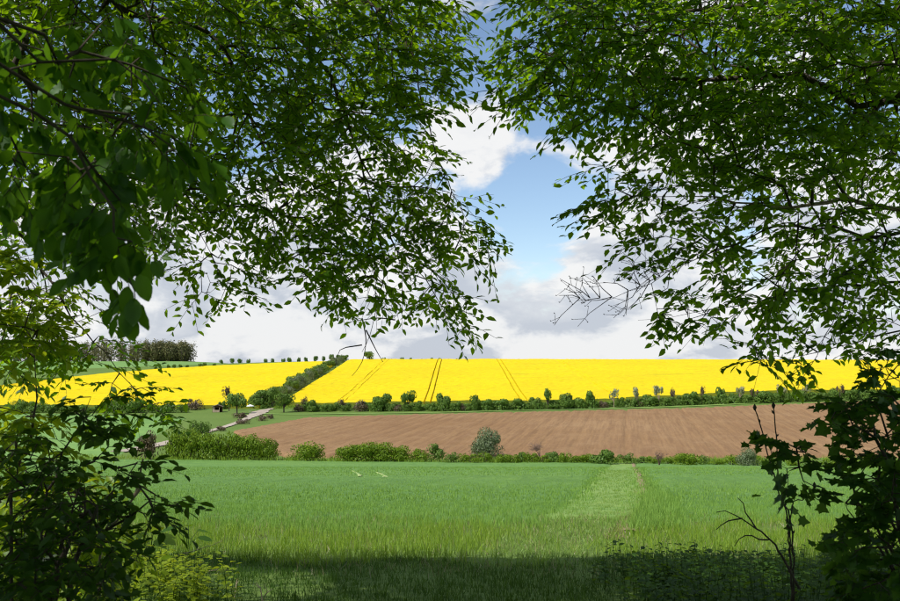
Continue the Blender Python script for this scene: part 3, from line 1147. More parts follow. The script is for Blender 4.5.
def far_wood():
    """far-off wood on the hill: one mass"""
    r = np.random.default_rng(8)
    P, Nn, S = [], [], []
    T = Tubes()
    pts = []
    for _ in range(150):
        pts.append((r.uniform(-298, -255), r.uniform(828, 880), r.uniform(17, 24)))
    for _ in range(210):
        pts.append((r.uniform(-560, -300), r.uniform(835, 930), r.uniform(17, 27)))
    for (x, y, h) in pts:
        z = float(height(x, y))
        n = 150
        q = norm(r.normal(size=(n, 3)))
        P.append(q * (r.uniform(.5, 1.05, n) ** .6)[:, None] * np.array([3.6, 3.6, h * .50]) + np.array([x, y, z + h * .46]))
        Nn.append(q)
        S.append(r.uniform(.9, 1.9, n))
        T.add([(x, y, z - .5), (x, y, z + h * .8)], [.28, .10], 4)
    P, Nn, S = np.concatenate(P), np.concatenate(Nn), np.concatenate(S)
    di = norm(np.cross(Nn, r.normal(size=P.shape)))
    me = leaves_mesh('far_wood', P, di, norm(Nn + r.normal(0, .4, P.shape)), S, T_QUAD, M['wood_brown'])
    o = link(bpy.data.objects.new('far_wood', me))
    tag(o, 'brownish budding wood on the far hilltop', 'wood', None, 'stuff')
    T.build('trunks', M['bark'], o)['kind'] = 'stuff'
    # scrub edge below the wood
    LS = 'grey-green scrub along the left edge of the far crop'
    for px in (30, 40, 52, 62):
        g = G(px, 382.5 - (px - 30) * .06)
        s = g[1] / FPX
        plant('shrub', g, 7 * s, 5 * s, SH['wild'][px % 3], STEM, LS, 'shrub', 'scrub along the far crop')


hedge_low()
bare_bush(540, 461, 22, 17, 'bare reddish twiggy bush standing against the brown ploughed field')
bare_bush(659, 466, 15, 13, 'small bare twiggy bush beyond the end of the grass track', seed=5)
hedge_upper()
hedge_diagonal()
crest_row()
far_wood()


# ------------------------------------------------------------------ hut and canopy
def box(name, lo, hi, mat, parent):
    lo, hi = np.array(lo, float), np.array(hi, float)
    V = np.array([[(lo, hi)[i][0], (lo, hi)[j][1], (lo, hi)[k][2]] for i in (0, 1) for j in (0, 1) for k in (0, 1)])
    F = [[0, 1, 3, 2], [4, 6, 7, 5], [0, 4, 5, 1], [2, 3, 7, 6], [0, 2, 6, 4], [1, 5, 7, 3]]
    me = mesh_np(name, V, np.array(F).ravel(), [4] * 6, [mat])
    return link(bpy.data.objects.new(name, me), parent)


def hut():
    g = G(217.5, 412.2)
    o = empty('wooden_hut', g, 'small dark wooden hut with open front beside the gravel track', 'hut')
    o.rotation_euler = (0, 0, 0.2)
    W, D, H = 1.55, 1.3, 1.75
    box('back_wall', (-W, D - .08, 0), (W, D, H), M['plank_dark'], o)
    box('side_wall', (-W, -D, 0), (-W + .08, D - .08, H), M['plank_dark'], o)
    box('side_wall', (W - .08, -D, 0), (W, D - .08, H), M['plank_dark'], o)
    box('front_panel', (-W + .08, -D, 0), (-W + .75, -D + .07, H), M['plank_pale'], o)
    box('counter', (-W + .75, -D + .01, 0), (.55, -D + .08, .75), M['plank_pale'], o)
    box('lintel', (-W + .75, -D, H - .22), (W - .08, -D + .07, H), M['plank_dark'], o)
    box('post', (.55, -D + .005, 0), (.70, -D + .10, H - .22), M['plank_pale'], o)
    # gabled roof with a ridge running front to back
    for s in (-1, 1):
        V = np.array([(0, -D - .3, H + .62), (0, D + .3, H + .62), (s * (W + .28), D + .3, H - .05), (s * (W + .28), -D - .3, H - .05),
                      (0, -D - .3, H + .70), (0, D + .3, H + .70), (s * (W + .28), D + .3, H + .03), (s * (W + .28), -D - .3, H + .03)])
        F = [[0, 1, 2, 3], [4, 5, 6, 7], [0, 1, 5, 4], [2, 3, 7, 6], [0, 3, 7, 4], [1, 2, 6, 5]]
        link(bpy.data.objects.new('roof_slope', mesh_np('roof_slope', V, np.array(F).ravel(), [4] * 6, [M['roof_felt']])), o)
    V = np.array([(-W, -D + .03, H), (W, -D + .03, H), (0, -D + .03, H + .58)])
    V2 = V + np.array([0, .07, 0])
    link(bpy.data.objects.new('gable', mesh_np('gable', np.concatenate([V, V2]), [0, 1, 2, 5, 4, 3, 0, 1, 4, 3, 1, 2, 5, 4, 2, 0, 3, 5], [3, 3, 4, 4, 4], [M['plank_dark']])), o)


def canopy():
    g = G(250.2, 411.5)
    o = empty('white_parasol', g, 'small white canopy on a thin pole beside the gravel track', 'parasol')
    R, H = 1.25, 2.3
    V = [(0, 0, H)] + [(R * math.cos(k * math.pi / 4), R * math.sin(k * math.pi / 4), H - .5) for k in range(8)] + \
        [(R * math.cos(k * math.pi / 4), R * math.sin(k * math.pi / 4), H - .66) for k in range(8)]
    F, S = [], []
    for k in range(8):
        F += [0, 1 + k, 1 + (k + 1) % 8]
        S.append(3)
        F += [1 + k, 9 + k, 9 + (k + 1) % 8, 1 + (k + 1) % 8]
        S.append(4)
    link(bpy.data.objects.new('canopy', mesh_np('canopy', V, F, S, [M['white_cloth']])), o)
    T = Tubes()
    T.add([(0, 0, -.1), (0, 0, H - .02)], [.035, .03], 8)
    T.build('pole', M['grey_metal'], o)
    for k in range(8):
        T = Tubes()
        a = k * math.pi / 4
        T.add([(0.02 * math.cos(a), .02 * math.sin(a), H - .06), (R * .98 * math.cos(a), R * .98 * math.sin(a), H - .53)], [.012, .01], 4)
        T.build('rib', M['grey_metal'], o)
    T = Tubes()
    T.add([(0, 0, -.02), (0, 0, .06), (0, 0, .07)], [.35, .35, .05], 12)
    T.build('base', M['grey_metal'], o)


hut()
canopy()


# ------------------------------------------------------------------ grass and wheat blades
def blades(name, X, Y, per, hmin, hmax, wid, mat, label, lean=0.35, spread=0.06, lift=0.0, kind='stuff', cat=None):
    n = len(X)
    x = np.repeat(X, per) + RNG.normal(0, spread, n * per)
    y = np.repeat(Y, per) + RNG.normal(0, spread, n * per)
    z = height(x, y) - 0.02 + lift
    a = RNG.uniform(0, 2 * math.pi, n * per)
    tl = np.abs(RNG.normal(0, lean, n * per))
    di = np.stack([np.cos(a) * tl, np.sin(a) * tl, np.ones(n * per)], -1)
    nr = np.stack([np.cos(a), np.sin(a), RNG.uniform(.1, .5, n * per)], -1)
    nr = nr + RNG.normal(0, .5, nr.shape)
    h = RNG.uniform(hmin, hmax, n * per)
    me = leaves_mesh(name, np.stack([x, y, z], -1), di, nr, h, T_BLADE, mat, width=wid * RNG.uniform(.7, 1.3, n * per))
    o = link(bpy.data.objects.new(name, me))
    return tag(o, label, cat, None, kind)


def scatter(y0, y1, dens, margin=1.25, xoff=0.0):
    """points on the ground inside a wedge that opens with distance"""
    n = int(dens * (y1 - y0) * (y1 + y0) * 0.53 * margin)
    y = np.sqrt(RNG.uniform(y0 ** 2, y1 ** 2, n))
    x = RNG.uniform(-.53, .53, n) * margin * y + xoff
    return x, y


def clumpy(x, y, f=0.6):
    return np.sin(x * f * 1.3 + 1.1 * np.sin(y * f * .7)) * np.sin(y * f + 1.7 * np.sin(x * f * .5)) * .5 + .5


def on_track(x, y, extra=0.0):
    hw = 0.92 + 0.004 * y
    return np.abs(x - track_c(y)) < hw + extra


def crops():
    # wheat, denser and finer close by
    for (y0, y1, d, per, h0, h1, w) in ((17.5, 30, 56, 5, .09, .19, .011), (30, 55, 20, 4, .08, .20, .020), (55, 100, 4.2, 4, .06, .20, .04)):
        x, y = scatter(y0, y1, d)
        edge = 18.5 + 4.5 * clumpy(x, y, .45) * RNG.uniform(.5, 1, len(x))
        k = (~on_track(x, y, .35 * RNG.normal(0, 1, len(x))) | (RNG.uniform(size=len(x)) < np.clip((24 - y) / 40, 0, .12))) & (y > edge)
        blades('wheat_blades', x[k], y[k], per, h0, h1, w, M['blade_wheat'],
               {17.5: 'young wheat blades at the near edge of the field', 30: 'young wheat blades in the middle of the field', 55: 'fine wheat blades farther down the field'}[y0],
               .28, .05, 0.0 if y0 < 30 else (0.04 if y0 < 50 else 0.11))
    # rough grass headland, then grass with tree shade darkened into its colour
    x, y = scatter(12.8, 29, 56)
    thin = clumpy(x, y, 1.1) > .14
    k = ((y > 13.0 + 1.6 * clumpy(x, y * .3, .9)) & (y < 18.0 + 11 * clumpy(x, y, .45) * RNG.uniform(0, 1, len(x)) ** 1.5) & thin) & ~(on_track(x, y, .1 + .25 * RNG.normal(0, 1, len(x))) & (RNG.uniform(size=len(x)) < .92))
    blades('rough_grass', x[k], y[k], 5, .08, .27, .010, M['blade_grass'], 'rough yellow-green grass along the edge of the wheat', .45, .06)
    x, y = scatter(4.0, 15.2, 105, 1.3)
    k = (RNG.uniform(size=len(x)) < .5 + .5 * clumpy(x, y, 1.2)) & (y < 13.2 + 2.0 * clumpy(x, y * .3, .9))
    blades('shade_toned_grass', x[k], y[k], 6, .04, .13, .008, M['blade_painted_shade'], 'short grass under the trees, its green darkened for their shade', .5, .05)
    x, y = scatter(12, 24, 9)
    blades('dry_grass', x, y, 3, .06, .22, .007, M['blade_dry'], 'dry straw stalks in the rough grass', .8, .05)
    # the track
    for y0, y1, d, h, w in ((13, 36, 60, .13, .011), (36, 80, 14, .16, .022)):
        x, y = scatter(y0, y1, d)
        k = on_track(x, y, .4 * RNG.normal(0, 1, len(x))) & (RNG.uniform(size=len(x)) < 1.0)
        blades('track_grass', x[k], y[k], 4, h * .4, h, w, M['blade_track'], 'short pale grass on the near part of the track' if y0 < 20 else 'short pale grass on the far part of the track', .7, .06)
    # rank grass along the foot of the hedge and below the rape
    for y0, y1, xa, xb, h0, h1, w, lab in ((139.5, 148, -62, 150, .35, .95, .07, 'rank grass along the foot of the hedge below the ploughed field'),
                                           (296, 304, -60, 190, .4, 1.0, .14, 'rank grass among the planted row below the rape field')):
        y = RNG.uniform(y0, y1, 2600)
        x = RNG.uniform(xa, xb, 2600)
        k = clumpy(x, y, .35) + RNG.uniform(0, .5, 2600) > .5
        blades('verge_grass', x[k], y[k], 5, h0, h1, w, M['blade_grass'], lab, .4, .5)
    y = RNG.uniform(17.5, 40, 1500)
    x = track_c(y) + .98 + .004 * y + RNG.normal(0, .10, 1500)
    k = clumpy(x * .2, y, .8) > .25
    blades('rut_grass', x[k], y[k], 4, .03, .09, .016, M['blade_dry'], 'flattened withered grass in the rut beside the grass track', 1.2, .06)
    # darker taller fringe at the right edge of the track
    y = RNG.uniform(19, 34, 700)
    x = track_c(y) + 1.25 + np.abs(RNG.normal(0, .5, 700))
    blades('fringe_grass', x, y, 6, .2, .42, .014, M['blade_wheat'], 'taller dark tufts leaning over the side of the grass track', .5, .08)


crops()


# ------------------------------------------------------------------ framing trees
def in_poly(x, y, poly):
    poly = np.asarray(poly, dtype=float)
    inside = np.zeros(len(x), dtype=bool)
    j = len(poly) - 1
    for i in range(len(poly)):
        xi, yi = poly[i]
        xj, yj = poly[j]
        c = ((yi > y) != (yj > y)) & (x < (xj - xi) * (y - yi) / (yj - yi + 1e-12) + xi)
        inside ^= c
        j = i
    return inside


def sample_region(poly, n, d0, d1, tilt=0.0):
    """points of a crown: n lines of sight inside an outline, depths from the crown's real extent"""
    poly = np.asarray(poly, dtype=float)
    lo, hi = poly.min(0), poly.max(0)
    out = []
    while len(out) < n:
        q = RNG.uniform(lo, hi, (n * 2, 2))
        q = q[in_poly(q[:, 0], q[:, 1], poly)]
        for p in q:
            out.append(at(p[0], p[1], RNG.uniform(d0, d1) + tilt * (p[1] - 200) / 200))
    return np.array(out[:n])


class Crown:
    def __init__(self, root_pts, r_root):
        """root_pts: list of limb polylines in world space; first points are on the trunk"""
        self.P, self.par, self.main = [], [], []
        self.limbs = []
        for i, lp in enumerate(root_pts):
            line = smooth_line(lp, .14)
            line = line + np.concatenate([np.zeros((1, 3)), RNG.normal(0, .012, (len(line) - 1, 3))])
            idx = []
            prev = -1
            for p in line:
                self.P.append(p)
                self.par.append(prev)
                prev = len(self.P) - 1
                idx.append(prev)
            self.limbs.append(idx)
        self.nl = len(self.P)
        self.tips = []

    def attach(self, targets, jitter=.035, sag=.10, maxlen=None):
        order = None
        P = np.zeros((len(self.P) + len(targets) * 40, 3))
        cnt = len(self.P)
        P[:cnt] = np.array(self.P)
        plen = np.zeros(len(P))
        for i in range(cnt):
            if self.par[i] >= 0:
                plen[i] = plen[self.par[i]] + np.linalg.norm(P[i] - P[self.par[i]])
        # near targets first, so that the skeleton grows outwards
        base = np.array(self.P)
        dd = np.array([np.min(np.linalg.norm(base - t, axis=1)) for t in targets])
        for ti in np.argsort(dd):
            t = targets[ti]
            d = np.linalg.norm(P[:cnt] - t, axis=1)
            cost = d + .16 * plen[:cnt]
            # rather from behind and above than from below
            cost = cost + .25 * np.maximum(0, t[2] - P[:cnt, 2])
            j = int(np.argmin(cost))
            L = d[j]
            if maxlen and L > maxlen:
                continue
            k = max(1, min(38, int(L / .12)))
            prev = j
            a = P[j].copy()
            par = self.par[j]
            dir0 = norm(a - P[par]) if par >= 0 else np.zeros(3)
            ctrl = a + dir0 * L * .3 + (t - a) * .25 + np.array([0, 0, sag * L])
            for s in range(1, k + 1):
                u = s / k
                p = (1 - u) ** 2 * a + 2 * u * (1 - u) * ctrl + u * u * t
                if s < k:
                    p = p + RNG.normal(0, jitter * min(1, L), 3) * .4
                P[cnt] = p
                plen[cnt] = plen[prev] + np.linalg.norm(p - P[prev])
                self.P.append(p)
                self.par.append(prev)
                prev = cnt
                cnt += 1
            self.tips.append((prev, norm(P[prev] - P[self.par[prev]])))

    def radii(self, r_tip, ex=.5, rmax=.2):
        n = len(self.P)
        w = np.ones(n) * .0
        for i, _ in self.tips:
            w[i] += 1
        for i in range(n - 1, -1, -1):
            if self.par[i] >= 0 and self.par[i] < i:
                w[self.par[i]] += w[i]
        return np.minimum(r_tip * np.maximum(w, 1) ** ex, rmax)

    def build_wood(self, parent, mat, r_tip=.0024, ex=.46, rmax=.09, limb_name='limb', limb_mats=None):
        r = self.radii(r_tip, ex, rmax)
        org = np.array(parent.location)
        P = np.array(self.P)
        for q, idx in enumerate(self.limbs):
            T = Tubes()
            T.add(P[idx], np.maximum(r[idx], .004) * np.concatenate([np.ones(len(idx) - len(idx) // 3), np.linspace(1, .25, len(idx) // 3)]), 6)
            T.build(limb_name, (limb_mats[q] if limb_mats and q < len(limb_mats) and limb_mats[q] else mat), parent, org)
        # chains of twigs
        T = Tubes()
        kids = {}
        for i in range(self.nl, len(P)):
            kids.setdefault(self.par[i], []).append(i)
        starts = [i for i in range(self.nl, len(P)) if self.par[i] < self.nl or len(kids[self.par[i]]) > 1 and kids[self.par[i]][0] != i]
        for s in starts:
            ch = [self.par[s], s]
            while ch[-1] in kids:
                ch.append(kids[ch[-1]][0])
            T.add(P[ch], r[ch], 4)
        o = T.build('twigs', mat, parent, org)
        if o:
            o['kind'] = 'stuff'


def sprays(tips, n_leaf, length, leaf, droop=.25, flat=.5, spread=.9, hang=.2):
    """flat leafy twig ends: leaves alternate left and right of a drooping twig"""
    A = [[], [], [], []]
    tw = []
    for (p, d) in tips:
        n = max(3, int(RNG.normal(n_leaf, n_leaf * .25)))
        L = length * RNG.uniform(.7, 1.3)
        d = np.array([d[0], d[1], d[2] * .4])
        d = norm(d + RNG.normal(0, .35, 3) * np.array([1, 1, .4]) - np.array([0, 0, droop]))
        up = norm(np.array([0, 0, 1.0]) + RNG.normal(0, flat, 3) * .55)
        s = norm(np.cross(up, d))
        up = np.cross(d, s)
        sub = []
        # the main axis and two side axes
        axes = [(p, d, L, n // 2 + 1)]
        for sg in (-1, 1):
            st = p + d * L * RNG.uniform(.1, .45)
            axes.append((st, norm(d * .75 + s * sg * RNG.uniform(.5, .9) + np.array([0, 0, -.12])), L * .62, n // 4 + 1))
        for (o, a, ln, m) in axes:
            u = (np.arange(m) + RNG.uniform(.2, .8, m)) / m
            sag = -(u ** 2) * ln * .18
            pos = o + a * (u * ln)[:, None] + np.stack([0 * u, 0 * u, sag], -1)
            sg = np.where(np.arange(m) % 2 == 0, 1, -1)
            ld = a * RNG.uniform(.35, .9, m)[:, None] + s * (sg * spread * RNG.uniform(.6, 1.1, m))[:, None] + RNG.normal(0, .22, (m, 3)) - np.array([0, 0, hang])
            nr = up + RNG.normal(0, .38, (m, 3))
            A[0].append(pos)
            A[1].append(norm(ld))
            A[2].append(norm(nr))
            A[3].append(leaf * RNG.uniform(.65, 1.25, m))
            tw.append((o, o + a * ln * .5 + np.array([0, 0, -.045 * ln]), o + a * ln * .98 + np.array([0, 0, -.17 * ln])))
    return [np.concatenate(a) for a in A], tw


def split_near(L, limit=300):
    d = np.linalg.norm(L[0] - EYE, axis=1)
    px, row = [], []
    v = L[0] - EYE
    f = v @ CF
    px = 450 + FPX * (v @ CR) / np.maximum(f, .01)
    row = 300.5 - FPX * (v @ CU) / np.maximum(f, .01)
    vis = (f > .3) & (px > 0) & (px < 900) & (row > 0) & (row < 601)
    show = np.where(vis, L[3] / d, 0)
    o = np.argsort(-show)
    near = o[:limit]
    near = near[show[near] > 0]
    rest = np.setdiff1d(np.arange(len(d)), near)
    return near, rest


def leafy(parent, L, tmpl, mat, limit=300, crown='crown', leaf='leaf'):
    near, rest = split_near(L, limit)
    leaf_objects(parent, L[0][near], L[1][near], L[2][near], L[3][near], tmpl, mat, leaf)
    if len(rest):
        me = leaves_mesh(crown, L[0][rest] - np.array(parent.location), L[1][rest], L[2][rest], L[3][rest], tmpl, mat)
        o = link(bpy.data.objects.new(crown, me), parent)
        o['kind'] = 'stuff'


def trunk(parent, pts, r0, r1, mat, sides=12):
    line = smooth_line(pts, .25)
    n = len(line)
    r = np.linspace(r0, r1, n)
    r[0] *= 1.5
    if n > 2:
        r[1] *= 1.18
    T = Tubes()
    T.add(line, r, sides)
    return T.build('trunk', mat, parent, np.array(parent.location))


def gz(x, y):
    return float(height(x, y))


def twig_tubes(parent, tw, mat, r=.0027):
    T = Tubes()
    for a, b, c in tw:
        T.add([a, b, c], [r, r * .8, r * .4], 3)
    o = T.build('spray_twigs', mat, parent, np.array(parent.location))
    o['kind'] = 'stuff'


def W(*a):
    return np.array(a, dtype=float)


def shade_hit(p, c):
    """distance between the sun ray through p and point c"""
    v = np.asarray(c) - p
    return np.linalg.norm(v - (v @ SUN_TO)[:, None] * SUN_TO, axis=1)


# ---- clumps of the upper crowns: they shade the wood edge and the grass in front
def upper_clumps():
    """clumps spread so that their shade falls evenly over the wood edge and the strip of grass before it"""
    cs = []
    tries = 0
    kx, ky = -SUN_TO[0] / SUN_TO[2], -SUN_TO[1] / SUN_TO[2]
    while len(cs) < 520 and tries < 90000:
        tries += 1
        gx, gy = RNG.uniform(-9, 12), RNG.uniform(-1, 14.0)
        if len(cs) < 150:
            gy = RNG.uniform(12.8, 14.25)
        elif 8.9 < gy < 10.4 and RNG.uniform() < .92:
            continue
        z = RNG.uniform(4.2, 13.0)
        h = z + 1.57
        x, y = gx - kx * h, gy - ky * h
        if y < -6:
            continue
        if y > -1 and z < 1.65 + .43 * max(y, 0) + .75:
            continue
        cs.append((x, y, z))
    # the wood goes on behind: unseen lower boughs, added to block sky light
    for _ in range(130):
        a = RNG.uniform(math.pi * .95, math.pi * 2.05)
        r = RNG.uniform(4.5, 9)
        cs.append((math.cos(a) * r * 1.3 - 1, math.sin(a) * r * .8 - 1.0, RNG.uniform(.6, 7)))
    return np.array(cs)


UP = upper_clumps()
TRUNKS = {'A': W(-4.7, 4.2, 0), 'B': W(5.0, 4.6, 0), 'C': W(-12.0, -1.5, 0), 'D': W(1.2, -3.6, 0)}
for k in TRUNKS:
    TRUNKS[k][2] = gz(*TRUNKS[k][:2])
_own = np.array([min(TRUNKS, key=lambda k: np.hypot(*(c[:2] - TRUNKS[k][:2]))) for c in UP])
SUNLIT = [(W(-3.4, 6.3, 1.8), 1.9), (W(-3.0, 6.2, .3), 1.5), (W(-3.6, 11.0, -.9), 1.6), (at(720, 40, 6.7), .85), (at(630, 60, 6.7), .75), (at(830, 30, 6.7), .7), (at(430, 50, 7.4), .85), (at(375, 95, 7.4), .6), (at(320, 20, 7.4), .8), (at(540, 60, 7), .6), (at(230, 60, 7.2), .6), (at(60, 330, 6.8), .6), (at(90, 70, 2.6), .45)]


def upper_leaves(cs, per):
    P, D, Nn, S = [], [], [], []
    for c in cs:
        n = int(per * RNG.uniform(.6, 1.3))
        q = RNG.normal(0, 1, (n, 3)) * np.array([.62, .62, .30])
        P.append(c + q)
        D.append(norm(RNG.normal(size=(n, 3)) * np.array([1, 1, .4]) - np.array([0, 0, .3])))
        Nn.append(norm(np.array([0, 0, 1]) + RNG.normal(0, .4, (n, 3))))
        S.append(RNG.uniform(.15, .24, n))
    P, D, Nn, S = (np.concatenate(a) for a in (P, D, Nn, S))
    keep = np.ones(len(P), bool)
    for c, r in SUNLIT:
        keep &= ~((shade_hit(P, c) < r) & (RNG.uniform(size=len(P)) < (.95 if r > 1 else .9)))
    env = 14.5 - .52 * (P[:, 2] + 1.57) + .2 * np.sin(P[:, 0] * 1.7)
    keep &= P[:, 1] < env
    return P[keep], D[keep], Nn[keep], S[keep]


def big_tree(key, name, label, limbs, regions, mat, top, per=330, n_leaf=15, length=.36, leaf=.075, limb_mats=None, bare=None, extra_tips=None):
    b = TRUNKS[key]
    o = empty(name, b, label, 'tree')
    tp = [b - W(0, 0, .2), b + W(.05, .05, 1.5), b + W(.15, .1, 4.0), b + W(.0, .3, 7.5), b + W(.3, .2, top)]
    trunk(o, tp, .21, .05, M['bark'])
    up = UP[_own == key]
    # rising limbs for the upper crown
    ul = []
    for k in range(6):
        a = k * 1.05 + RNG.uniform(0, .5)
        z = 3.6 + k * .8
        ul.append([b + W(.1, .1, z), b + W(math.cos(a) * 1.2, math.sin(a) * 1.2, z + .9), b + W(math.cos(a) * 2.8, math.sin(a) * 2.8, z + 1.5)])
    C1 = Crown(ul, .1)
    if len(up):
        C1.attach(up, sag=.05)
    C1.build_wood(o, M['bark'], .007, .5, .09)
    if len(up):
        P, D, Nn, S = upper_leaves(up, per)
        me = leaves_mesh('upper_crown', P - np.array(o.location), D, Nn, S, T_QUAD, mat)
        link(bpy.data.objects.new('upper_crown', me), o)['kind'] = 'stuff'
    if limbs:
        C2 = Crown([[b + W(.08, .08, z0)] + pts for z0, pts in limbs], .08)
        T = np.concatenate([sample_region(*r) for r in regions])
        C2.attach(T)
        tips = [(C2.P[i], d) for i, d in C2.tips]
        C2.build_wood(o, M['bark'], .0021, .42, .05, limb_mats=limb_mats)
        L, tw = sprays(tips, n_leaf, length, leaf)
        twig_tubes(o, tw, M['bark'])
        leafy(o, L, T_LEAF, mat)
    return o


A_limbs = [
    (3.2, [W(-2.9, 5.8, 4.2), at(130, 10, 6.8), at(208, 32, 7.0), at(235, 80, 7.1), at(255, 125, 7.2), at(285, 200, 7.2), at(300, 270, 7.2)]),
    (4.4, [W(-2.6, 6.0, 5.2), at(300, -40, 7.2), at(400, 30, 7.4), at(428, 120, 7.4), at(445, 175, 7.4), at(475, 235, 7.4), at(500, 258, 7.4)]),
    (2.4, [W(-3.9, 5.6, 3.0), at(5, 220, 7.0), at(60, 300, 7.1), at(105, 355, 7.2), at(150, 405, 7.3), at(180, 425, 7.3)]),
    (3.0, [W(-3.3, 5.6, 3.7), at(60, 110, 6.6), at(140, 170, 6.9), at(200, 235, 7.0), at(225, 290, 7.0)]),
    (4.0, [W(-2.9, 5.8, 4.8), at(220, -30, 7.0), at(320, 60, 7.3), at(360, 160, 7.3), at(375, 240, 7.3), at(362, 310, 7.3)])]
A_regions = [
    ([(0, -20), (440, -20), (455, 60), (430, 120), (390, 155), (330, 180), (210, 195), (120, 200), (0, 200)], 900, 6.0, 8.6),
    ([(0, -25), (430, -25), (440, 60), (400, 110), (200, 120), (0, 130)], 330, 6.2, 9.0),
    ([(150, 190), (330, 180), (420, 135), (445, 150), (465, 195), (488, 225), (496, 250), (470, 262), (440, 258), (380, 235), (330, 268), (240, 230), (170, 230)], 195, 6.6, 8.0),
    ([(270, 230), (370, 235), (440, 265), (470, 285), (460, 322), (430, 318), (400, 280), (375, 308), (345, 312), (300, 292)], 66, 6.8, 7.8),
    ([(190, 240), (240, 240), (245, 280), (230, 305), (200, 300)], 16, 6.8, 7.4),
    ([(0, 200), (150, 200), (180, 245), (130, 245), (60, 250), (0, 240)], 80, 6.0, 7.6),
    ([(0, 262), (60, 280), (110, 315), (130, 345), (120, 372), (60, 362), (0, 375)], 48, 6.6, 7.6),
    ([(100, 380), (140, 378), (178, 415), (150, 420), (110, 402)], 14, 7.0, 7.4)]
B_limbs = [
    (2.6, [W(4.1, 5.5, 2.75), at(905, 208, 6.3), at(845, 200, 6.2), at(790, 206, 6.1), at(735, 202, 6.0), at(690, 196, 5.9), at(630, 194, 5.9)]),
    (3.6, [W(3.9, 5.5, 3.9), at(880, 105, 6.4), at(800, 75, 6.5), at(700, 80, 6.5), at(600, 75, 6.5), at(530, 80, 6.5)]),
    (2.3, [W(4.2, 5.6, 2.5), at(905, 280, 6.5), at(830, 285, 6.5), at(760, 300, 6.4), at(690, 312, 6.4), at(640, 322, 6.4)]),
    (4.2, [W(3.6, 5.6, 4.6), at(820, -10, 6.8), at(700, 10, 7.0), at(600, 20, 7.0), at(520, 40, 7.0)]),
    (2.5, [W(4.1, 5.6, 2.7), at(890, 235, 6.2), at(800, 225, 6.0), at(740, 240, 5.9), at(690, 262, 5.9), at(650, 281, 5.9), at(612, 297, 5.9), at(572, 298, 5.9)]),
    (2.0, [W(4.5, 5.6, 2.2), at(900, 330, 6.6), at(840, 345, 6.6), at(800, 355, 6.6), at(768, 362, 6.6)])]
B_regions = [
    ([(525, -20), (920, -20), (920, 185), (780, 190), (660, 155), (610, 120), (550, 115), (512, 95), (508, 50)], 720, 5.6, 7.8),
    ([(540, -25), (920, -25), (920, 130), (760, 125), (640, 90), (530, 70)], 300, 5.8, 8.4),
    ([(590, 165), (660, 165), (780, 200), (910, 190), (910, 300), (800, 300), (700, 270), (690, 240), (655, 228), (632, 208)], 140, 5.5, 7.2),
    ([(582, 195), (640, 190), (650, 215), (590, 212)], 9, 5.8, 6.2),
    ([(660, 300), (700, 270), (800, 300), (910, 300), (910, 350), (850, 345), (790, 370), (750, 362), (740, 330), (650, 318)], 60, 5.9, 7.0),
    ([(640, 225), (690, 235), (690, 262), (655, 258)], 8, 5.8, 6.0)]
treeA = big_tree('A', 'beech_tree', 'large beech overhanging the valley view, thick with small dark leaves and long drooping twigs', A_limbs, A_regions, M['leaf_beech'], 12.0)
treeB = big_tree('B', 'hornbeam_tree', 'spreading hornbeam with layered leafy branches and one pale curving bough', B_limbs, B_regions, M['leaf_hornbeam'], 11.5,
                 limb_mats=[M['bark_pale']])
big_tree('C', 'beech_tree', 'tall beech behind the sunlit hazel, shading the wood edge', [], [], M['leaf_beech'], 12.5)
big_tree('D', 'beech_tree', 'tall beech at the back of the clearing, shading the grass', [], [], M['leaf_beech'], 12.5)


# bare twiggy end of the hornbeam bough
def bare_twigs(parent):
    T = Tubes()
    for (px, row) in ((650, 281), (640, 285), (628, 290), (612, 297), (600, 298), (590, 298), (580, 298), (660, 276), (670, 271)):
        for _ in range(3):
            a = at(px, row, 5.9)
            e = a + W(RNG.uniform(-.22, -.02), RNG.normal(0, .12), RNG.uniform(-.2, .22))
            m = (a + e) / 2 + RNG.normal(0, .02, 3)
            T.add([a, m, e], [.0035, .0025, .0015], 4)
            for _ in range(3):
                s = m + (e - m) * RNG.uniform(.1, .95)
                f = s + W(RNG.uniform(-.09, .04), RNG.normal(0, .04), RNG.uniform(-.07, .08))
                T.add([s, f], [.002, .0012], 3)
                T.add([f, f + W(-.008, 0, .004)], [.0035, .002], 4)
    T.build('bare_twigs', M['bark'], parent, np.array(parent.location))


bare_twigs(treeB)


def hanging_twigs(parent):
    for pts in ([(375, 225), (385, 265), (378, 300), (370, 335), (362, 352)], [(362, 318), (366, 340), (362, 362), (352, 376)], [(366, 330), (376, 350), (383, 362)],
                [(455, 250), (464, 228), (462, 215)], [(395, 320), (378, 318), (350, 322)], [(440, 10), (455, -5), (470, -20)], [(362, 345), (340, 350), (335, 368)]):
        T = Tubes()
        P = smooth_line([at(a, b, 7.3) for a, b in pts], .06)
        T.add(P, np.linspace(.006, .002, len(P)), 4)
        T.build('hanging_twig', M['bark'], parent, np.array(parent.location))


hanging_twigs(treeA)


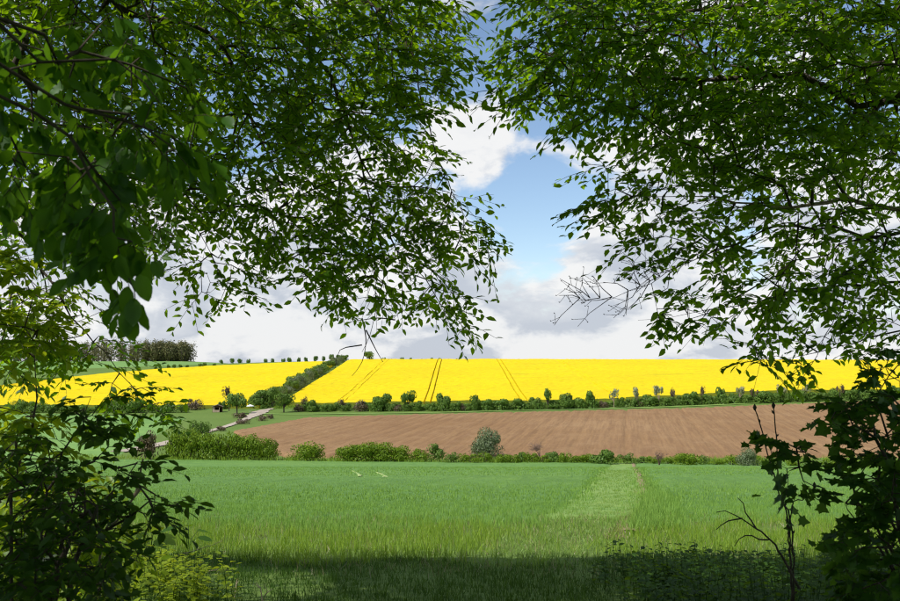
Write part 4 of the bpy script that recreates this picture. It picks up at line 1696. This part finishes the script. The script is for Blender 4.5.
# ---- branch of a young beech close by, each leaf a part
def near_beech():
    b = W(-2.15, 1.35, gz(-2.15, 1.35))
    o = empty('young_beech', b, 'young beech with large soft shaded leaves on a drooping branch', 'tree')
    trunk(o, [b - W(0, 0, .1), b + W(.03, 0, 1.2), b + W(-.02, .05, 2.6), b + W(.05, .1, 3.6)], .055, .015, M['bark'], 8)
    limbs = [[b + W(0, .02, 2.2), W(-1.5, 1.8, 2.38), at(30, 110, 2.1), at(80, 150, 2.1), at(110, 210, 2.08), at(122, 270, 2.05), at(133, 325, 2.05)],
             [b + W(0, .02, 2.6), W(-1.5, 1.8, 2.62), at(40, 50, 2.2), at(110, 65, 2.25), at(165, 110, 2.3)],
             [b + W(0, .02, 2.4), W(-1.5, 1.8, 2.5), at(60, 100, 2.2), at(140, 130, 2.2), at(185, 165, 2.2)]]
    C = Crown(limbs, .02)
    T = np.concatenate([sample_region([(0, 15), (90, 5), (150, 30), (180, 75), (212, 140), (205, 170), (140, 180), (110, 230), (60, 225), (0, 205)], 84, 2.2, 3.0),
                        sample_region([(85, 200), (130, 205), (136, 300), (140, 315), (120, 312), (100, 270)], 11, 2.1, 2.4)])
    C.attach(T)
    C.build_wood(o, M['bark'], .0013, .4, .012)
    L, tw = sprays([(C.P[i], d) for i, d in C.tips], 7, .13, .060, droop=.5, spread=.7, hang=.5)
    twig_tubes(o, tw, M['bark'], .0011)
    leafy(o, L, T_HI, M['leaf_near'], 290)
    # the tip: big hanging leaves
    tp = [(128, 300, -.2), (134, 312, .1), (120, 268, .3), (128, 322, -.1), (139, 318, .35), (112, 245, -.4), (140, 288, .6), (131, 335 - 8, .0)]
    P = np.array([at(a, c - 14, 2.05) for a, c, _ in tp])
    D = np.array([norm(W(k * .5, RNG.normal(0, .2), -1)) for _, _, k in tp])
    leaf_objects(o, P, D, norm(np.array([[RNG.normal(0, .5), -1, .35] for _ in tp])), np.full(len(tp), .068), T_HI, M['leaf_near'])


near_beech()


# ------------------------------------------------------------------ shrubs framing the lower corners
def bush(name, label, base, stems, regions, mat, tmpl, n_leaf, length, leaf, droop=.2, r_tip=.0022, limit=300, bark='bark', spread=.9, stem_mats=None):
    b = np.array(base)
    b[2] = gz(b[0], b[1])
    o = empty(name, b, label, 'shrub')
    C = Crown([[b + W(RNG.normal(0, .06), RNG.normal(0, .06), -.06)] + s for s in stems], .02)
    T = np.concatenate([sample_region(*r) for r in regions])
    C.attach(T, sag=.02)
    C.build_wood(o, M[bark], r_tip, .42, .03, 'stem', stem_mats)
    L, tw = sprays([(C.P[i], d) for i, d in C.tips], n_leaf, length, leaf, droop=droop, spread=spread)
    twig_tubes(o, tw, M[bark], .0018)
    leafy(o, L, tmpl, M[mat], limit)
    return o


def low_left():
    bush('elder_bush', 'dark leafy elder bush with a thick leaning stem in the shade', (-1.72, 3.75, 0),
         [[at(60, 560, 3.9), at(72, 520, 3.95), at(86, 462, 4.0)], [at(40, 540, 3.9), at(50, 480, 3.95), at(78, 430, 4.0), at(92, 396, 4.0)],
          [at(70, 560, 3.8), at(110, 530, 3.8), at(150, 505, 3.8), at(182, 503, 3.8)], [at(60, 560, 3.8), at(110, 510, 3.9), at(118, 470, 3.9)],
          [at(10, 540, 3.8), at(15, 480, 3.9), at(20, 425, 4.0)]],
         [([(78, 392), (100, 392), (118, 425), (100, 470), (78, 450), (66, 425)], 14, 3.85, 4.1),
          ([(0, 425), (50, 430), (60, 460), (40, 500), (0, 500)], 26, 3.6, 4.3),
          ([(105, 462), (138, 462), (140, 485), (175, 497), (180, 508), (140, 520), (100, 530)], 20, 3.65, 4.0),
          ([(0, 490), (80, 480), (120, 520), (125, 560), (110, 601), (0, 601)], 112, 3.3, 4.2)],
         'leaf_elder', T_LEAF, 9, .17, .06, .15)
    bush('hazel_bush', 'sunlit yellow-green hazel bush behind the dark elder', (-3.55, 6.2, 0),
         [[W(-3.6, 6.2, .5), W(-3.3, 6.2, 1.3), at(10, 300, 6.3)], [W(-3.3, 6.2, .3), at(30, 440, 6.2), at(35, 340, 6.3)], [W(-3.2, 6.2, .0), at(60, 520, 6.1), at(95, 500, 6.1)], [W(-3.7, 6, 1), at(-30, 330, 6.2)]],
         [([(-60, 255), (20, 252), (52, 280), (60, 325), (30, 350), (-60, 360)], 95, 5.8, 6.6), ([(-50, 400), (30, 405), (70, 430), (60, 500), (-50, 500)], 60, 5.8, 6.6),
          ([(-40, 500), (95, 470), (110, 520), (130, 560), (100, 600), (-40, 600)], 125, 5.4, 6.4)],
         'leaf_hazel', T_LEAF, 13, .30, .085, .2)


low_left()


def low_right():
    bush('maple_bush', 'dark shaded maple bush beside the bare budding sapling', (2.75, 4.6, 0),
         [[at(888, 540, 4.9), at(885, 440, 5.0), at(876, 390, 5.0), at(850, 336, 5.0)], [at(890, 560, 4.7), at(850, 480, 4.9), at(800, 466, 4.9), at(775, 462, 4.9)],
          [at(900, 540, 4.6), at(905, 440, 4.8), at(900, 380, 4.8)], [at(890, 560, 4.7), at(860, 520, 4.7), at(842, 500, 4.7)]],
         [([(828, 398), (850, 400), (880, 385), (905, 395), (915, 480), (860, 485), (848, 440), (826, 425)], 60, 4.5, 5.1),
          ([(768, 440), (800, 440), (840, 470), (852, 490), (800, 490), (768, 478)], 11, 4.7, 5.0),
          ([(848, 480), (915, 470), (915, 605), (850, 605), (838, 545), (845, 500)], 85, 4.2, 5.0),
          ([(862, 345), (905, 350), (905, 385), (870, 380)], 8, 4.8, 5.1)],
         'leaf_maple', T_LOBED, 8, .15, .066, .25)
    # bare budding sapling
    b = W(0, 6.2, 0)
    b[0] = at(792, 548, 6.2)[0]
    b[2] = gz(b[0], b[1])
    o = empty('budding_sapling', b, 'bare sapling with two upright budding stems', 'sapling')
    for pts in ([(800, 575), (789, 535), (778, 490), (768, 455), (762, 430), (755, 409)], [(801, 575), (792, 535), (782, 500), (777, 460), (776, 430), (773, 407)],
                [(798, 560), (790, 520), (803, 500), (815, 488)]):
        T = Tubes()
        P = smooth_line([b - W(0, 0, .05)] + [at(x, y, 6.2) for x, y in pts[1:]], .05)
        P = P + RNG.normal(0, .003, P.shape)
        T.add(P, np.linspace(.008, .004, len(P)), 6)
        st = T.build('stem', M['bark'], o, b)
        for i in range(len(P) // 3, len(P), 3):
            Tb = Tubes()
            s = P[i] + W(RNG.choice([-1, 1]) * .004, 0, 0)
            e = s + W(RNG.choice([-1, 1]) * RNG.uniform(.012, .022), RNG.normal(0, .008), RNG.uniform(.012, .03))
            Tb.add([s, (s + e) / 2, e], [.003, .008, .002], 5)
            Tb.build('bud', M['bark'], st, b)
        Tb = Tubes()
        Tb.add([P[-1] - W(0, 0, .01), P[-1] + W(0, 0, .012), P[-1] + W(0, 0, .035)], [.006, .014, .003], 6)
        Tb.build('bud', M['bark'], st, b)
    # few leaves low on the stems
    q = np.array([at(x, y, 6.2) for x, y in ((766, 470), (760, 495), (772, 470), (785, 520), (795, 515), (770, 462), (792, 528), (798, 520))])
    leaf_objects(o, q, norm(RNG.normal(size=q.shape) * W(1, .6, .3) - W(0, 0, .3)), norm(RNG.normal(0, .5, q.shape) + W(0, -.6, .8)), RNG.uniform(.06, .09, len(q)), T_LOBED, M['leaf_maple'])

    # dead branch lying in front of it
    b = W(at(776, 548, 6.0)[0], 6.0, 0)
    b[2] = gz(b[0], b[1])
    o = empty('dead_branch', b, 'dark dead forked branch poking up beside the bare sapling', 'branch')
    for pts in ([(800, 590), (775, 545), (755, 528), (735, 516), (716, 511)], [(757, 530), (746, 512), (738, 498)], [(768, 540), (745, 536), (735, 545)], [(742, 519), (728, 521), (716, 530)]):
        T = Tubes()
        P = smooth_line([at(x, y, 6.0) for x, y in pts], .05)
        T.add(P + RNG.normal(0, .004, P.shape), np.linspace(.010 if len(pts) > 3 else .006, .0025, len(P)), 5)
        T.build('twig', M['bark'], o, b)


low_right()


# ------------------------------------------------------------------ undergrowth
def herb_patch(name, label, X, Y, hmin, hmax, n_leaf, leaf, mat, tmpl=T_LEAF):
    P, D, Nn, S = [], [], [], []
    T = Tubes()
    for x, y in zip(X, Y):
        z = gz(x, y)
        h = RNG.uniform(hmin, hmax)
        lean = RNG.normal(0, .18, 2)
        top = W(x + lean[0] * h, y + lean[1] * h, z + h)
        T.add([(x, y, z - .04), (np.array([x, y, z]) + top) / 2 + W(0, 0, .02), top], [.005, .004, .002], 3)
        for i in range(n_leaf):
            u = .25 + .75 * (i + RNG.uniform(0, .5)) / n_leaf
            a = i * 2.4 + RNG.uniform(-.4, .4)
            P.append(W(x, y, z) * (1 - u) + top * u)
            D.append(W(math.cos(a), math.sin(a), RNG.uniform(-.35, .35)))
            Nn.append(norm(W(-math.cos(a) * .3, -math.sin(a) * .3, 1) + RNG.normal(0, .25, 3)))
            S.append(leaf * RNG.uniform(.6, 1.25) * (1.15 - .45 * u))
    me = leaves_mesh(name, P, D, Nn, S, tmpl, M[mat], width=np.array(S) * 1.25)
    o = link(bpy.data.objects.new(name, me))
    tag(o, label, 'undergrowth', None, 'stuff')
    s = T.build('stems', M['leaf_herb'], o)
    s['kind'] = 'stuff'


def near_plants():
    y = RNG.uniform(5.2, 7.6, 190)
    x = RNG.uniform(.27, .62, 190) * y
    return x, y


def undergrowth():
    n = 1500
    y = np.concatenate([RNG.uniform(8.6, 12.2, 1100), RNG.uniform(5.0, 8.6, 400)])
    x = np.array([RNG.uniform((.14 + .05 * (12.2 - q) / 3 + RNG.uniform(0, .08)) * q, .62 * q + .6) for q in y])
    herb_patch('bramble_bed', 'tall shaded leafy undergrowth round the stem of the bare sapling', *near_plants(), .5, .9, 13, .10, 'leaf_herb')
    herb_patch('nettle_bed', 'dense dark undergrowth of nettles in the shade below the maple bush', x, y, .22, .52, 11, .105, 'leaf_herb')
    n = 190
    y = RNG.uniform(9.3, 12.6, n)
    x = -(.265 + .02 * np.abs(y - 10.2) + np.abs(RNG.normal(0, .10, n)) - .03 * (RNG.uniform(size=n) < .12)) * y
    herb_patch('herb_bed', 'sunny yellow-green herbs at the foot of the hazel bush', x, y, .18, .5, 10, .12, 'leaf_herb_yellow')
    n = 120
    y = RNG.uniform(3.6, 6.0, n)
    x = -RNG.uniform(.33, .62, n) * y
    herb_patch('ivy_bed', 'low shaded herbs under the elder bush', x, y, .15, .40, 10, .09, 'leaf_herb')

    # burdock with broad leaves
    for i, (px, row, lab) in enumerate(((150, 560, 'broad-leaved burdock coloured as sunlit among the yellow-green herbs'), (188, 552, 'broad-leaved burdock coloured as shaded at the edge of the wheat'))):
        g = G(px, row)
        o = empty('burdock', g, lab, 'plant')
        T = Tubes()
        for k in range(8 if i == 0 else 5):
            a = k * 2 * math.pi / 8 + RNG.uniform(-.3, .3)
            r = RNG.uniform(.10, .26)
            h = RNG.uniform(.22, .46)
            tip = g + W(math.cos(a) * r, math.sin(a) * r, h)
            T.add([g, g + (tip - g) * W(.4, .4, .7), tip], [.008, .006, .004], 4)
            leaf_objects(o, [tip], [W(math.cos(a), math.sin(a), -.15)], [norm(W(-.3 * math.cos(a), -.3 * math.sin(a) - .3, 1))], [RNG.uniform(.22, .33)], T_HI,
                         M['leaf_hazel' if i == 0 else 'leaf_herb'])  # sun and shade put into leaf colour: pale first plant, dark second
        s = T.build('stalks', M['leaf_herb'], o, g)


undergrowth()


def sticks():
    # pale broken sapling in the elder
    b = G(112, 560)
    b = W(at(114, 540, 4.3)[0], 4.3, 0)
    b[2] = gz(b[0], b[1])
    o = empty('broken_stick', b, 'pale broken stick leaning out of the elder bush', 'stick')
    for pts in ([(100, 560), (117, 521), (128, 505), (136, 492), (143, 459)], [(133, 497), (139, 490), (141, 486)]):
        T = Tubes()
        P = smooth_line(([b - W(0, 0, .05)] if len(pts) > 3 else []) + [at(x, y, 4.3) for x, y in pts], .05)
        T.add(P, np.linspace(.011, .005, len(P)), 5)
        T.build('shaft', M['bark_pale'], o, b)
    # dead twigs lying in the grass at the shade's edge
    spots = [((175, 556), (200, 549), (222, 541)), ((160, 566), (180, 565), (203, 562)), ((196, 578), (203, 570), (206, 568)), ((234, 599), (236, 585), (238, 578)),
             ((262, 600), (260, 588), (256, 582)), ((263, 598), (268, 592), (273, 589)), ((170, 578), (184, 580), (192, 584)), ((205, 571), (220, 572), (232, 570)), ((140, 562), (146, 566), (150, 572))]
    for i, s in enumerate(spots):
        y = G(*s[0])[1] - .15
        P = smooth_line([at(a, c, y + .06 * k) for k, (a, c) in enumerate(s)], .06)
        zz = height(P[:, 0], P[:, 1])
        P[:, 2] = np.maximum(P[:, 2], zz + .01)
        P[0, 2] = zz[0] - .02
        g = P[0].copy()
        T = Tubes()
        T.add(P + RNG.normal(0, .004, P.shape), np.linspace(.008, .003, len(P)), 5)
        q = P[len(P) // 2]
        T.add([q, q + W(RNG.uniform(-.1, .1), 0, RNG.uniform(.03, .1))], [.004, .002], 4)
        o = T.build('dead_twig', M['bark_pale'], None)
        tag(o, 'thin dry twig sticking out of the grass below the hazel', 'twig', 'dry twigs in the grass')


sticks()
